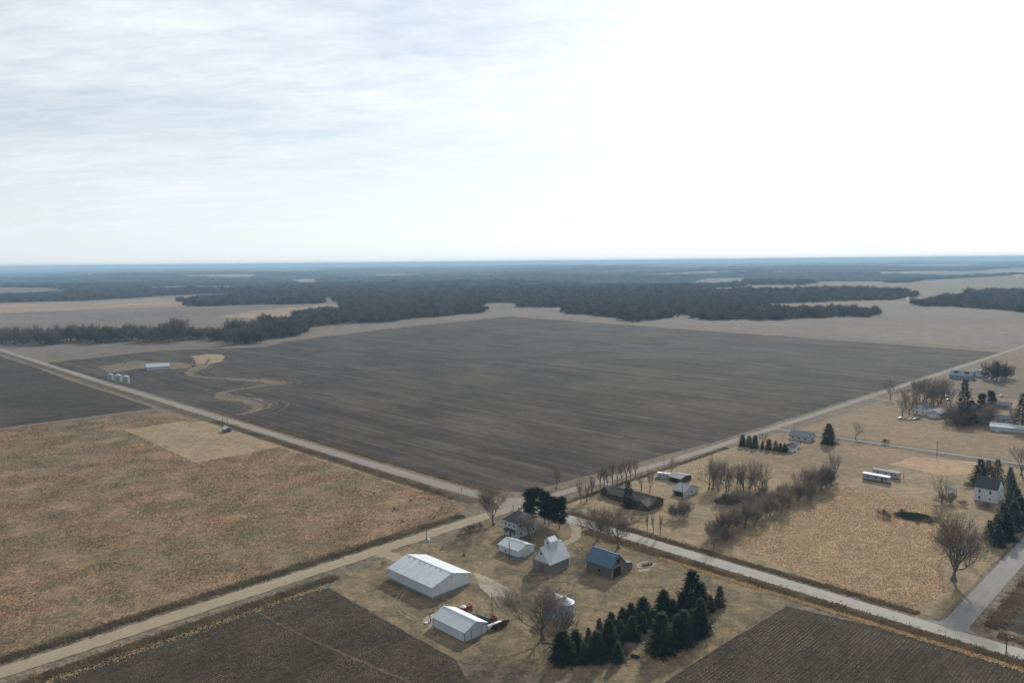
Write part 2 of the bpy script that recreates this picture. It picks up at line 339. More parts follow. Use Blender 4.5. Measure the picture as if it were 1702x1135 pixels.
for q in ([(630,490),(660,485),(725,481),(728,486),(660,491)], [(480,462),(500,460),(532,461),(532,465),(500,466)], [(1210,464),(1260,461),(1300,463),(1250,466)],
          [(300,459),(420,457),(430,459),(310,461)], [(-20,464),(40,461),(45,464),(-20,468)], [(1450,452),(1702,448),(1702,451),(1460,454)], [(600,455),(690,454),(690,456),(605,457)]):
    ppatch('clearing', q, M['tan_field'], .6, 30, 4, True)
ribbon('road', catmull([G(*p) for p in [(1530,486),(1508,495),(1515,501),(1545,506),(1600,512),(1702,521),(1800,530)]], 8), 9, M['gravel_tan'], .3, .5)
# the big stubble field and the fields round the crossing
far_edge = [G(*p) for p in [(1660,586),(1400,566),(1120,546),(850,526),(660,545),(470,568),(440,577),(262,583),(72,604)]]
patch('field', [W(262, 270)]+[W(250, 430), W(247, 620), W(242, 1010)]+far_edge+[W(a, RA(a)+7.5) for a in (800, 680, 550, 460, 370, 290)], M['main'], .05, 6, .8)
ppatch('field', [(-330,640),(-60,574),(0,592),(60,611),(120,634),(190,656),(256,678),(0,711),(-330,748)], M['dark'], .05, 4, .6)
patch('field', [W(330-66, 236), G(700, 815), G(470, 738), G(330, 694), G(256, 684), G(0, 712), G(-330, 750), W(265, -60), W(262, 40), W(261, 130), W(261, 205)], M['prairie'], .05, 3, .6)
ppatch('mown_patch', [(208,715),(300,700),(375,700),(420,716),(470,741),(400,757),(322,768)], M['mown'], .075, 3, .5)
patch('field', [W(238, -40), W(237, 40), W(236.5, 120), G(545, 977), G(640, 1031), G(760, 1098), W(120, 118), W(60, 125), W(60, -40)], M['near_dark'], .05, 1.5, .3)
patch('field', [W(30, 243.5), W(80, 243.5), G(1308, 1007), G(1180, 1084), G(1095, 1140), W(112, 120), W(10, 120)], M['near_dark'], .05, 1.5, .3)
patch('yard', [W(243, 180), W(243, 240), W(225, 246), W(122, 246), G(1306, 1006), G(1178, 1084), G(1092, 1142), G(765, 1100), G(548, 976), W(240, 150)], M['yard'], .03, 2, .5)
patch('lawn', [W(238, 268), W(232, 480), W(72, 484), W(72, 262), W(150, 262)], M['lawn'], .03, 3, .4)
patch('pasture', [W(228, 412), W(229, 483), W(150, 485), G(1560, 760), G(1400, 800), G(1290, 795), G(1170, 790)], M['pasture'], .06, 3, .8)
patch('pasture', [W(228, 497), W(226, 700), W(150, 720), W(60, 640), W(40, 500)], M['pasture'], .06, 4, .8)
ppatch('paddock', [(1222,906),(1330,852),(1410,806),(1480,820),(1560,840),(1600,872),(1565,930),(1572,985),(1525,1010),(1400,980),(1290,936)], M['paddock'], .07, 1.2, 2.2)
ppatch('paddock', [(1480,772),(1520,760),(1640,768),(1625,788),(1560,790)], M['paddock'], .07, 1.2, 2.2)
patch('field', [W(60, 268), W(60, 420), W(-60, 420), W(-60, 268)], M['main'], .05, 3, .4)
# verges and flat ditch strips along the roads, ditch shading in their dark colour
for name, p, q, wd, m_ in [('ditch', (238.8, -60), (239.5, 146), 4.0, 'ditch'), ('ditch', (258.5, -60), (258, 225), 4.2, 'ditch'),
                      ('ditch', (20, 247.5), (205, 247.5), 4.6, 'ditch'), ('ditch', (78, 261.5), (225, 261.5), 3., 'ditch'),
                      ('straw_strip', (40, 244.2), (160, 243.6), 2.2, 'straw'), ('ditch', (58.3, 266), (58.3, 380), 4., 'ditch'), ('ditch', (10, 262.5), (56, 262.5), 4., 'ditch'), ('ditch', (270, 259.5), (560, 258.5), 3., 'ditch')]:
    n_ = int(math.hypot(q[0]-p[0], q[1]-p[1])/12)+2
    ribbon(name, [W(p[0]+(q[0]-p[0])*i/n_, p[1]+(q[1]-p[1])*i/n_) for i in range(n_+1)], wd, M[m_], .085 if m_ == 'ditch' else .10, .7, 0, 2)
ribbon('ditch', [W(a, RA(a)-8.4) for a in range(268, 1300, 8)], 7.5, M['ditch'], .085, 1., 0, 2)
ribbon('straw_strip', [W(a, RA(a)-14) for a in range(300, 520, 8)], 2.2, M['straw'], .095, .8, 0, 2)
# the grass waterway that winds through the stubble
creek = catmull([G(*p) for p in [(342,597),(331,611),(316,620),(331,626),(363,628),(405,631),(450,634),(463,637),(440,641),(405,646),(376,651),(368,656),(380,662),(410,665),(434,673),(425,682),(395,690)]], 8)
ribbon('grass_waterway', creek, lambda t: 13+5*math.sin(t*17), M['waterway'], .09, 2.2, 0, 3)
for off in (-13, 12, 20):
    ribbon('stubble_strip', creek, 2.6, M['contour'], .075+.001*abs(off), .3, off, 3)
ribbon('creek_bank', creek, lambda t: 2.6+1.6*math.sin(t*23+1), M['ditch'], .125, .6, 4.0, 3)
for k0, k1 in ((8, 34), (40, 52), (66, 100), (106, 120)): ribbon('creek_bed', creek[k0:k1], lambda t: .8+3.2*math.sin(min(1, max(0, t))*math.pi), M['waterway'], .125, .8, -1.0, 2)
ppatch('grass_patch', [(320,592),(345,588),(372,590),(371,599),(350,605),(326,602)], M['mown'], .10, 2, 3)
ppatch('grass_patch', [(162,611),(215,600),(300,603),(330,608),(300,613),(240,612),(180,620)], M['waterway'], .09, 2, 3)
# roads
ribbon('road', [W(a, RA(a)) for a in range(20, 245, 8)], 7.2, M['paved'], .13, .22, 0, 2, crown=.06)
ribbon('road', [W(a, RA(a)) for a in range(236, 1800, 10)], 7.6, M['gravel_grey'], .122, .4, 0, 3, crown=.06)
ribbon('road', [W(RB(b), b) for b in range(-90, 262, 8)], 7.4, M['gravel_tan'], .115, .4, 0, 2, crown=.06)
ribbon('road', [W(RB(b), b) for b in range(256, 1900, 8)], 6.0, M['gravel_grey'], .108, .4, 0, 3, crown=.06)
ribbon('road', [W(67, b) for b in range(256, 470, 8)], 7.0, M['lane'], .116, .1, 0, 3, crown=.05)
patch('road_apron', [W(60, 257.6), W(75.5, 257.6), W(71.5, 259.2), W(70.2, 263.5), W(63.8, 263.5), W(62.8, 260)], M['lane'], .19, 1, .05)
ribbon('street', [W(a, 489.5+.04*(240-a)) for a in range(240, -40, -8)], 4.6, M['gravel_grey'], .10, .15, 0, 3)
patch('crossing_apron', [W(242, 248), W(246, 244), W(254, 244), W(260, 248), W(262, 257), W(255, 264), W(246, 264), W(240, 258)], M['gravel_grey'], .20, 1.5, .3)
ribbon('driveway', catmull([G(*p) for p in [(946,862),(958,878),(955,895),(935,908),(955,925)]], 8), lambda t: 4.6-1.6*t, M['gravel_tan'], .10, .3, 0, 2)
ribbon('driveway', catmull([W(247,172), G(655,925), G(690,945)], 8), lambda t: 8-3*t, M['gravel_tan'], .095, .5, 0, 2)
ribbon('driveway', catmull([W(243,308), G(1035,806), G(1060,800), G(1095,795), G(1125,808)], 8), 3.4, M['gravel_tan'], .10, .3, 0, 2)
ribbon('driveway', catmull([W(238,650), G(1460,663), G(1490,669), G(1510,672)], 8), 3.6, M['gravel_grey'], .10, .3, 0, 2)
ribbon('driveway', catmull([W(236,560), G(1420,690), G(1480,697), G(1540,702)], 8), 3.0, M['mown'], .10, .4, 0, 2)
for q, wd in (([(955,924),(930,938),(905,962),(868,978),(845,990)], 2.2), ([(905,962),(955,966),(1010,972),(1060,958)], 1.8), ([(786,957),(810,975),(822,1000),(838,1020)], 2.0), ([(700,950),(660,1000),(690,1030),(712,1040)], 1.5), ([(960,905),(985,925),(1062,945)], 1.6)):
    for o_ in (-.8, .8): ribbon('wheel_track', catmull([G(*p) for p in q], 8), lambda t: wd*.38+.25*math.sin(t*21), M['track'], .072, .25, o_, 1.)
ribbon('field_path', catmull([G(408,1004), G(470,1040), G(560,1082), G(720,1150)], 6), .9, M['path'], .10, .35, 0, 1.5)
ppatch('dusty_patch', [(785,951),(812,958),(838,972),(850,985),(858,998),(838,990),(815,992),(803,980),(795,965)], M['dust'], .09, .7, 1.3)
ppatch('dusty_patch', [(705,1030),(722,1018),(728,1036),(715,1048)], M['dust'], .09, .7, .9)
ppatch('dusty_patch', [(1058,938),(1072,933),(1088,936),(1078,948),(1062,950)], M['dust'], .09, .7, .9)
ppatch('bare_soil', [(1186,832),(1203,826),(1226,828),(1234,834),(1218,840),(1192,838)], M['dark'], .09, 2, .4)
_pd = [G(*p) for p in [(1489,854),(1497,850.5),(1512,851),(1530,853),(1546,857.5),(1553,864),(1544,867.5),(1528,867),(1508,864),(1494,859)]]
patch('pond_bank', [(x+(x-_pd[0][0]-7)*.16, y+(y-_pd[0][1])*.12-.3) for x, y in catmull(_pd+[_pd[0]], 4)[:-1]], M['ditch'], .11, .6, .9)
patch('pond', catmull(_pd+[_pd[0]], 4)[:-1], M['water'], .13, .6, .5)
ppatch('litter_patch', [(960,948),(1010,975),(1050,962),(1060,940),(1100,945),(1080,965),(1030,990),(970,970)], M['yard'], .06, 1., 1.5)

# ------------------------------------------------------------------ grass, stubble (nobody could count it)
def inside(x, y, poly):
    c = False; n = len(poly); j = n-1
    for i in range(n):
        xi, yi = poly[i]; xj, yj = poly[j]
        if (yi > y) != (yj > y) and x < (xj-xi)*(y-yi)/(yj-yi)+xi: c = not c
        j = i
    return c
def np_inside(P, poly):
    x, y = P[:, 0], P[:, 1]; c = np.zeros(len(P), bool); n = len(poly); j = n-1
    for i in range(n):
        xi, yi = poly[i]; xj, yj = poly[j]
        if yi != yj:
            c ^= ((yi > y) != (yj > y)) & (x < (xj-xi)*(y-yi)/(yj-yi)+xi)
        j = i
    return c
nrg = np.random.default_rng(11)
def tufts(name, P, mat, h, wd, label, blades=3, z0=.06, lean=.5):
    n = len(P); k = blades
    base = np.repeat(P, k, 0)+nrg.normal(0, wd*.5, (n*k, 2)); ang = nrg.uniform(0, 6.283, n*k); hh = h*nrg.uniform(.5, 1.3, n*k); ww = wd*nrg.uniform(.6, 1.3, n*k)
    dx, dy = np.cos(ang)*ww/2, np.sin(ang)*ww/2; lx = nrg.normal(0, lean*h, n*k); ly = nrg.normal(0, lean*h, n*k)
    v = np.empty((n*k, 3, 3)); v[:, 0] = np.c_[base[:, 0]-dx, base[:, 1]-dy, np.full(n*k, z0)]; v[:, 1] = np.c_[base[:, 0]+dx, base[:, 1]+dy, np.full(n*k, z0)]
    v[:, 2] = np.c_[base[:, 0]+lx, base[:, 1]+ly, z0+hh]
    me = bpy.data.meshes.new(name); me.vertices.add(n*k*3); me.vertices.foreach_set('co', v.ravel())
    me.loops.add(n*k*3); me.loops.foreach_set('vertex_index', np.arange(n*k*3, dtype=np.int32))
    me.polygons.add(n*k); me.polygons.foreach_set('loop_start', np.arange(0, n*k*3, 3, dtype=np.int32)); me.update(calc_edges=True)
    me.materials.append(mat); o = bpy.data.objects.new(name, me); S.collection.objects.link(o); o['kind'] = 'stuff'; o['label'] = label; o['category'] = 'grass'
    return o
def scatter(poly, n, clump=0.):
    a = np.array(poly); lo, hi = a.min(0), a.max(0); P = nrg.uniform(lo, hi, (n, 2)); P = P[np_inside(P, poly)]
    if clump:
        f = np.array([mnoise.noise(Vector((p[0]/clump, p[1]/clump, 5.))) for p in P]); P = P[f > nrg.uniform(-.55, .45, len(P))]
    return P
prairie = [W(264, 236), G(700, 815), G(470, 738), G(330, 694), G(256, 684), G(0, 712), G(-60, 720), W(262, 0), W(261, 130), W(261, 205)]
mown = [G(*p) for p in [(208,715),(300,700),(375,700),(420,716),(470,741),(400,757),(322,768)]]
P = scatter(prairie, 330000, 16.); P = P[~np_inside(P, mown)]
tufts('prairie_grass', P, M['grass_tuft'], .32, .32, 'dry reddish prairie grass covering the field beside the gravel road', 2)
_sp = scatter([G(*p) for p in [(1222,906),(1330,852),(1410,806),(1480,820),(1560,840),(1600,872),(1565,930),(1572,985),(1525,1010),(1400,980),(1290,936)]], 42000)
_sp = _sp[~np_inside(_sp, [G(*p) for p in [(1488,854),(1510,850),(1548,857),(1554,864),(1540,869),(1498,863)]])]
_sp = np.concatenate([_sp, _sp[::4]+nrg.normal(0, 3.2, _sp[::4].shape)]); _sp = _sp[(_sp[:, 0]+_sp[:, 1])*R2 > 262.5]; _sp = _sp[(-_sp[:, 0]+_sp[:, 1])*R2 > 72]
_sp = _sp[~np_inside(_sp, [G(*p) for p in [(1490,854),(1510,851),(1548,858),(1553,864),(1540,867),(1498,861)]])]
tufts('straw_grass', _sp, M['paddock_tuft'], .22, .26, 'straw coloured tussocks in the paddock beside the paved road', 3)
dl = []
def strip_pts(p, q, wd, n):
    t = nrg.uniform(0, 1, n); a = p[0]+(q[0]-p[0])*t; b = p[1]+(q[1]-p[1])*t
    if abs(q[0]-p[0]) > abs(q[1]-p[1]): b = b+nrg.normal(0, wd/2.4, n)
    else: a = a+nrg.normal(0, wd/2.4, n)
    return np.c_[(b-a)*R2, (a+b)*R2]
dl = [strip_pts((238.5, 20), (239.5, 148), 3.4, 6000), strip_pts((258.3, 20), (258, 225), 3.5, 8000), strip_pts((280, 240.2), (550, 242), 4, 7000), strip_pts((40, 247.3), (205, 247), 4, 7000),
      strip_pts((78, 261.5), (225, 261.5), 2.4, 4200), strip_pts((58.3, 266), (58.3, 350), 3.4, 3000), strip_pts((30, 262.5), (56, 262.5), 3, 900), strip_pts((270, 259.5), (560, 258.5), 3, 4500), strip_pts((236, 270), (236, 420), 2, 2500)]
tufts('ditch_grass', np.concatenate(dl), M['ditch_tuft'], .5, .35, 'rank brown grass growing in the roadside ditches', 3)
tufts('straw_litter', np.concatenate([strip_pts((40, 244.2), (165, 243.6), 1.5, 6500), strip_pts((235, -10), (235, 140), 2.6, 1600)]), M['paddock_tuft'], .3, .4, 'pale straw litter lying in strips along the road ditches', 2)
def rows(poly, along, sp, step, keep):
    ab = np.array([AB(*p) for p in poly]); lo, hi = ab.min(0), ab.max(0)
    i = 0 if along == 'b' else 1
    L = np.arange(lo[i], hi[i], sp); T = np.arange(lo[1-i], hi[1-i], step); A, B = np.meshgrid(L, T)
    A = A+nrg.normal(0, .07, A.shape); B = B+nrg.uniform(-step/2, step/2, B.shape)
    a, b = (A.ravel(), B.ravel()) if i == 0 else (B.ravel(), A.ravel())
    P = np.c_[(b-a)*R2, (a+b)*R2]; P = P[np_inside(P, poly)]
    f = np.array([mnoise.noise(Vector((p[0]/11, p[1]/11, 2.)))+.8*mnoise.noise(Vector((p[0]/3, p[1]/3, 9.))) for p in P])
    return P[f > nrg.uniform(-.7, .7, len(P))*1.0-keep]
nl = [W(234, 0), W(233.5, 60), W(233.5, 118), G(545, 979), G(640, 1034), G(760, 1101), G(850, 1150), G(0, 1150), G(-20,1140)]
nr = [G(1720, 1122), G(1500, 1062), G(1308, 1009), G(1180, 1087), G(1095, 1143), G(1720, 1150)]
tufts('corn_stubble', np.concatenate([rows(nl, 'b', 1.0, .26, -.02), rows(nr, 'b', 1.0, .22, .15)]), M['stubble'], .2, .2, 'rows of pale cut corn stubble in the dark foreground fields', 2)

# ------------------------------------------------------------------ trees
def bare(seed, h, spread, trunk_h, fan, twig, nl=(5, 6, 6, 7, 4), stems=1, tr=.035):
    r = random.Random(seed); T = MB(); C = MB()
    def unit():
        while 1:
            v = Vector((r.uniform(-1,1), r.uniform(-1,1), r.uniform(-1,1)))
            if .05 < v.length < 1: return v.normalized()
    def grow(p, d, L, rad, lev):
        if lev >= len(nl):                                   # a twig: one slim blade
            s = d.cross(unit())
            if s.length < .05: return
            s = s.normalized()*rad; q = p+d*L; C.add([p-s, p+s, q], [(0, 1, 2)]); return
        segs = 4 if lev < 2 else (3 if lev == 2 else 2); pts = [p]; rr = [rad]; dd = d.copy()
        for k in range(segs):
            dd = (dd+unit()*(.10 if lev == 0 else .2)+Vector((0, 0, .07 if lev else .05))).normalized()
            pts.append(pts[-1]+dd*L/segs); rr.append(rad*(1-.62*(k+1)/segs))
        tgt = T if lev <= 1 else C; ns = (7, 5, 4, 3, 3)[min(lev, 4)]
        for k in range(segs): tgt.tube(pts[k], pts[k+1], rr[k], rr[k+1], ns, False)
        nc = nl[lev]
        for c in range(nc):
            t = r.uniform(.55, 1.) if lev == 0 else r.uniform(.25, 1.)
            if c == 0: t = 1.
            f = t*segs; k = min(segs-1, int(f)); q = pts[k].lerp(pts[k+1], f-k)
            ax = dd.cross(unit()).normalized(); ang = r.uniform(.5, 1.15)*fan*(1.0 if c else .35)
            nd = (Matrix.Rotation(ang, 3, ax) @ (pts[k+1]-pts[k]).normalized())
            nd = (nd+Vector((0, 0, .22))).normalized(); nd = Vector((nd.x*spread, nd.y*spread, nd.z)).normalized()
            rl = (h-trunk_h)*(.60, .40, .25, .14, .085)[min(lev, 4)]*r.uniform(.7, 1.15)
            rad2 = (rr[k]*.62 if lev < 3 else twig*1.6) if lev+1 < len(nl) else twig
            grow(q, nd, rl, max(rad2, twig), lev+1)
    for s_ in range(stems):
        a = r.uniform(0, 6.28); o_ = Vector((math.cos(a), math.sin(a), 0))*(0 if stems == 1 else r.uniform(.05, .16))
        d = Vector((r.uniform(-.08,.08), r.uniform(-.08,.08), 1)) if stems == 1 else Vector((math.cos(a)*r.uniform(.2,1.), math.sin(a)*r.uniform(.2,1.), 1))
        b0 = Vector((o_.x, o_.y, -.15))
        grow(b0, d.normalized(), trunk_h+.15, h*tr*(1 if stems == 1 else .55), 0)
    if stems == 1: T.tube((0,0,-.2), (0,0,h*.06), h*tr*1.6, h*tr*.9, 8, False)
    z = max(v[2] for v in C.v); k = h/z
    for m_ in (T, C): m_.v = [(x*k, y*k, zz*k) for x, y, zz in m_.v]
    return T, C
def conifer(seed, h, rad, whorls, boughs, droop=.25, base=.04, power=.85, blades=9, w=.16, fat=1.):
    r = random.Random(seed); T = MB(); C = MB()
    T.tube((0,0,-.1), (0,0,h*.95), h*.022, h*.003, 6, False)
    for i in range(whorls):
        t = (i+r.uniform(-.3,.3))/whorls; t = min(.985, max(0, t)); z = h*(base+(1-base)*t); R = rad*((1-t)**power)*r.uniform(.85, 1.1)*fat+.05*rad
        if t < .12: R *= .85+t
        nb = max(4, int(boughs*(1-t*.6)))
        a0 = r.uniform(0, 6.28)
        for j in range(nb):
            a = a0+6.283*j/nb+r.uniform(-.2,.2); Rb = R*r.uniform(.5, 1.28); d = Vector((math.cos(a), math.sin(a), 0)); sd_ = Vector((-d.y, d.x, 0))
            for k in range(blades):
                u = r.uniform(.30, 1.0); p = d*Rb*u+Vector((0,0,z-droop*Rb*u*u+r.uniform(-.06,.06)*rad))
                p += sd_*r.uniform(-1,1)*.20*Rb
                tip = p+(d*r.uniform(.5,1)+sd_*r.uniform(-.7,.7)+Vector((0,0,r.uniform(-.25,.30)))).normalized()*rad*r.uniform(.16,.30)
                ww = w*rad*r.uniform(.6,1.2); up = Vector((r.uniform(-.4,.4), r.uniform(-.4,.4), 1)).normalized(); s = (tip-p).cross(up).normalized()*ww*.5
                C.add([p-s, p+s, tip], [(0,1,2)])
    C.add([(rad*.05,0,h*.93),(-rad*.05,0,h*.93),(0,0,h)],[(0,1,2)])
    return T, C
def pine(seed, h):
    r = random.Random(seed); T = MB(); C = MB(); p = Vector((0,0,-.2)); q = p
    for k in range(6):
        q = Vector((r.uniform(-.25,.25), r.uniform(-.25,.25), h*(k+1)/6.3)); T.tube(p, q, h*.017*(1-k/7.5), h*.017*(1-(k+1)/7.5), 6, False); p = q
    for c in range(46):
        t = r.uniform(.24, 1.); a = r.uniform(0, 6.28); L = h*.24*(1.15-t*.62)*r.uniform(.35,1.1); cz = h*t
        c0 = Vector((math.cos(a)*L, math.sin(a)*L, cz+r.uniform(0,.05)*h)); T.tube((0,0,cz-.05*h), c0, .09, .03, 4, False)
        for k in range(110):
            o_ = Vector((r.gauss(0,1), r.gauss(0,1), r.gauss(0,.6)))*h*.052; s = Vector((r.uniform(-1,1), r.uniform(-1,1), r.uniform(-.4,.8))).normalized()*h*.045; n_ = s.cross(Vector((r.uniform(-1,1), r.uniform(-1,1), r.uniform(-1,1)))).normalized()*h*.016
            C.add([c0+o_-n_, c0+o_+n_, c0+o_+s], [(0,1,2)])
    return T, C
PROTO = {}
def proto(key, name, builder, tmat, cmat):
    T, C = builder
    PROTO[key] = (name, T, C, tmat, cmat, max(v[2] for v in C.v), [None])
for i in range(4): proto(f'big{i}', 'bare_tree', bare(20+i, 17, (1.15, .95, 1.25, 1.05)[i], 3.0, (.85, .75, .95, .8)[i], .016, (6, 6, 6, 8, 5)), M['bark'], M['twig'])
for i in range(3): proto(f'mid{i}', 'bare_tree', bare(40+i, 14, (1., .8, 1.2)[i], 2.4, .85, .036, (5, 5, 6, 6)), M['bark'], M['twig'])
for i in range(3): proto(f'belt{i}', 'bare_tree', bare(60+i, 14, (1.15, .95, 1.3)[i], 1.0, 1.05, .16, (8, 8, 16)), M['bark'], M['twig_belt'])
for i in range(3): proto(f'wood{i}', 'bare_tree', bare(70+i, 14, (1.1, .9, 1.3)[i], 1.0, 1.05, .17, (7, 8, 15)), M['bark'], M['twig_far'])
proto('slim', 'slender_tree', bare(80, 11, .62, 3.2, .6, .028, (8, 4, 5, 5)), M['bark'], M['twig'])
for i in range(3): proto(f'bush{i}', 'bare_shrub', bare(90+i, 5, 1.3, .6, .85, .026, (3, 4, 5, 6), 7, .02), M['bark'], M['twig'])
for i in range(4): proto(f'spruce{i}', 'spruce_tree', conifer(100+i, 10, (2.9, 2.5, 3.4, 2.7)[i], (24, 19, 26, 21)[i], 12, .22, .03, .8, 10), M['bark'], M['needle'])
for i in range(2): proto(f'cedar{i}', 'cedar_tree', conifer(120+i, 8, (1.7, 1.5)[i], 22, 11, .05, .02, .5, 10, .3, 1.0), M['bark'], M['needle_far'])
for i in range(2): proto(f'pine{i}', 'pine_tree', pine(140+i, 19), M['bark'], M['needle'])
def tree(key, px, py, up, label, group=None, rz=None, cat=None, wide=1., loc=None, h=None, tilt=None, name=None):
    name_, T, C, tm, cm, H0, slot = PROTO[key]
    p = loc or G(px, py); hh = h or hgt(px, py, up); s = hh/H0; rz = rng.uniform(0, 6.28) if rz is None else rz
    sc = (s*wide*rng.uniform(.93, 1.07), s*wide*rng.uniform(.93, 1.07), s)
    if cat is None: cat = 'shrub' if 'shrub' in name_ else 'tree'
    if slot[0] is None:
        t = thing(name or name_, label, cat, p, rz, group); t.scale = sc
        T.build('trunk' if cat == 'tree' else 'stem', tm, t); C.build('crown', cm, t); slot[0] = t
    else:
        t = copy_thing(slot[0], label, p, rz, sc, group); t.name = name or name_; t['category'] = cat
    if tilt: t.rotation_euler = (tilt[0], tilt[1], rz)
    return t
ORD = ['first','second','third','fourth','fifth','sixth','seventh','eighth','ninth','tenth','eleventh','twelfth','thirteenth','fourteenth','fifteenth','sixteenth','seventeenth','eighteenth']
# farmyard windbreak: back row (towards the barn), front row (towards the stubble)
back = [(957,1087,42),(978,1072,30),(996,1060,34),(1016,1052,36),(1035,1047,38),(1049,1040,39),(1069,1032,41),(1084,1040,27),(1103,1028,49),(1118,1032,38),(1133,1024,41)]
front = [(936,1098,53),(971,1102,37),(992,1093,46),(1012,1082,54),(1027,1098,32),(1031,1068,40),(1051,1062,40),(1069,1049,33),(1099,1082,66),(1125,1073,54),(1136,1066,54),(1151,1058,48),(1164,1052,60),(1170,1047,30)]
for rowname, row in (('rear', back), ('front', front)):
    for i, (x, y, u) in enumerate(row):
        tree(f'spruce{rng.randrange(4)}', x, y, u, f'dark green spruce in the {rowname} row of the farmyard windbreak, {ORD[i]} from its left end', 'spruces of the farmyard windbreak', wide=rng.uniform(1.2, 1.55))
for x, y, u, lab in [(1150,1012,66,'tallest dark spruce standing at the rear of the windbreak near the road'), (1165,1016,50,'broad spruce just right of the tallest one in the windbreak'), (1150,1024,42,'shorter spruce standing in front of the tallest one in the windbreak'),
                     (1180,1014,26,'low rounded spruce between the windbreak and its rightmost tree'), (1196,1007,34,'rounded spruce at the far right end of the windbreak')]:
    tree(f'spruce{rng.randrange(4)}', x, y, u, lab, 'spruces of the farmyard windbreak', wide=1.4)
tree('bush0', 1046, 1083, 20, 'grey leafless shrub in the gap in front of the spruce windbreak')
# yard trees
tree('big0', 902, 1063, 106, 'large bare tree in front of the two round grain bins', wide=1.12)
tree('slim', 922, 1062, 58, 'leaning bare tree at the left end of the spruce windbreak', tilt=(0, .38), rz=0.2, wide=1.7)
tree('big1', 820, 872, 70, 'bare tree at the crossroads beside the farmhouse hedge', wide=1.0)
tree('big2', 1028, 911, 84, 'large bare tree behind the blue roofed barn', wide=1.15)
tree('big3', 993, 899, 64, 'smaller bare tree left of the large one behind the blue roofed barn', wide=1.1)
tree('big3', 880, 900, 50, 'dense little bare tree hiding the right side of the farmhouse', wide=1.6)
for x, y, u, k, lab in [(884,866,60,0,'dark pine at the crossroads, leftmost of the pines behind the farmhouse'), (905,870,56,1,'dark pine in the middle of the pines behind the farmhouse'), (913,873,50,0,'second pine from the right in the clump behind the farmhouse'), (930,879,56,1,'slender dark pine beside the curved driveway, rightmost of its clump')]:
    tree(f'pine{k}', x, y, u, lab, 'pines behind the farmhouse', wide=1.35 if k == 0 else 1.05)
tree('mid1', 925, 812, 45, 'thin brown tree at the field edge beyond the pines', wide=.7)
for i in range(4): tree(f'bush{i%3}', 772+i*8.5, 886-i*2.3, 13, f'round leafless shrub in the hedge by the gravel road, {ORD[i]} from the left', 'shrubs of the roadside hedge', wide=1.0)
tree('bush1', 638, 940, 10, 'small scrubby bush at the left corner of the big white shed')
for i, (x, y, u) in enumerate([(1489,858,9),(1500,852,8),(1548,868,9),(1555,866,10),(1524,869,6)]): tree(f'bush{i%3}', x, y, u, 'low dark brush on the bank of the little pond', 'brush on the pond bank', wide=1.3)
for i, (x, y, u) in enumerate([(655,848,6),(683,833,5),(622,822,5),(668,868,5),(735,846,6),(722,862,5),(560,800,4)]): tree(f'bush{i%3}', x, y, u, 'small dark weed clump in the reddish prairie near the crossroads', 'weed clumps in the prairie', wide=1.0)
# around the brown ranch house
for i, (x, y) in enumerate([(998,811),(1004,809),(1010,808),(1018,806),(1026,803),(1034,801),(1041,799),(1048,796),(1056,793),(966,836),(975,832),(983,826)]):
    tree('slim', x, y, 38+5*math.sin(i*2.3), 'slender bare tree along the field road by the brown house', 'slender trees along the field road', wide=.9)
tree('spruce1', 1044, 843, 44, 'dark evergreen with yellowing skirts in front of the brown house', wide=1.3)
tree('mid2', 1066, 815, 36, 'bare tree behind the brown house, left of a pair', wide=.8)
tree('mid1', 1080, 818, 44, 'bare tree behind the brown house, right of a pair', wide=.75)
for i, (x, y, u) in enumerate([(1076,885,36),(1086,887,36),(1097,890,40)]): tree('slim', x, y, u, f'young thin tree by the paved road, {ORD[i]} from the left of three', 'young trees by the paved road', wide=.55)
for i, (x, y, u) in enumerate([(1118,862,28),(1128,864,30),(1136,859,34)]): tree(f'bush{i}', x, y, u, f'leafless shrub in the clump on the lawn of the brown house, {ORD[i]} from the left', 'shrubs on the lawn', wide=.8)
tree('mid0', 1115, 788, 32, 'slanting bare tree behind the little grey shed', wide=1.0)
r5 = random.Random(5)
for i in range(20): tree(f'mid{i%3}', 1178+i*5.0+r5.uniform(-3,3), 810+r5.uniform(-13,8)+i*.2, r5.uniform(34,58), 'bare tree in the rounded thicket behind the grey garage', 'trees of the thicket', wide=.8)
hl = [(1182,905),(1200,893),(1225,882),(1255,866),(1285,852),(1310,838),(1335,825),(1360,812),(1385,802)]
for i in range(34):
    t = i/33*(len(hl)-1); k = min(len(hl)-2, int(t)); x = hl[k][0]+(hl[k+1][0]-hl[k][0])*(t-k)+r5.uniform(-9,9); y = hl[k][1]+(hl[k+1][1]-hl[k][1])*(t-k)+r5.uniform(-7,7)
    if i % 3 == 0: tree(f'mid{i%2}', x, y, r5.uniform(42,58), 'bare tree in the overgrown hedgerow between lawn and paddock', 'trees of the overgrown hedgerow', wide=.8)
    else: tree(f'bush{i%3}', x, y, r5.uniform(26,44), 'tangled bare shrub in the overgrown hedgerow between lawn and paddock', 'shrubs of the overgrown hedgerow', wide=.85)
for i in range(13):
    tree(f'bush{i%3}', 1195+i*9+r5.uniform(-5,5), 838+r5.uniform(-10,8)-i*.8, r5.uniform(14,24), 'low bare bush between the thicket and the hedgerow', 'low bushes on the lawn edge', wide=1.0)
tree('mid2', 1381, 806, 60, 'tall bare tree at the upper end of the overgrown hedgerow', wide=.85)
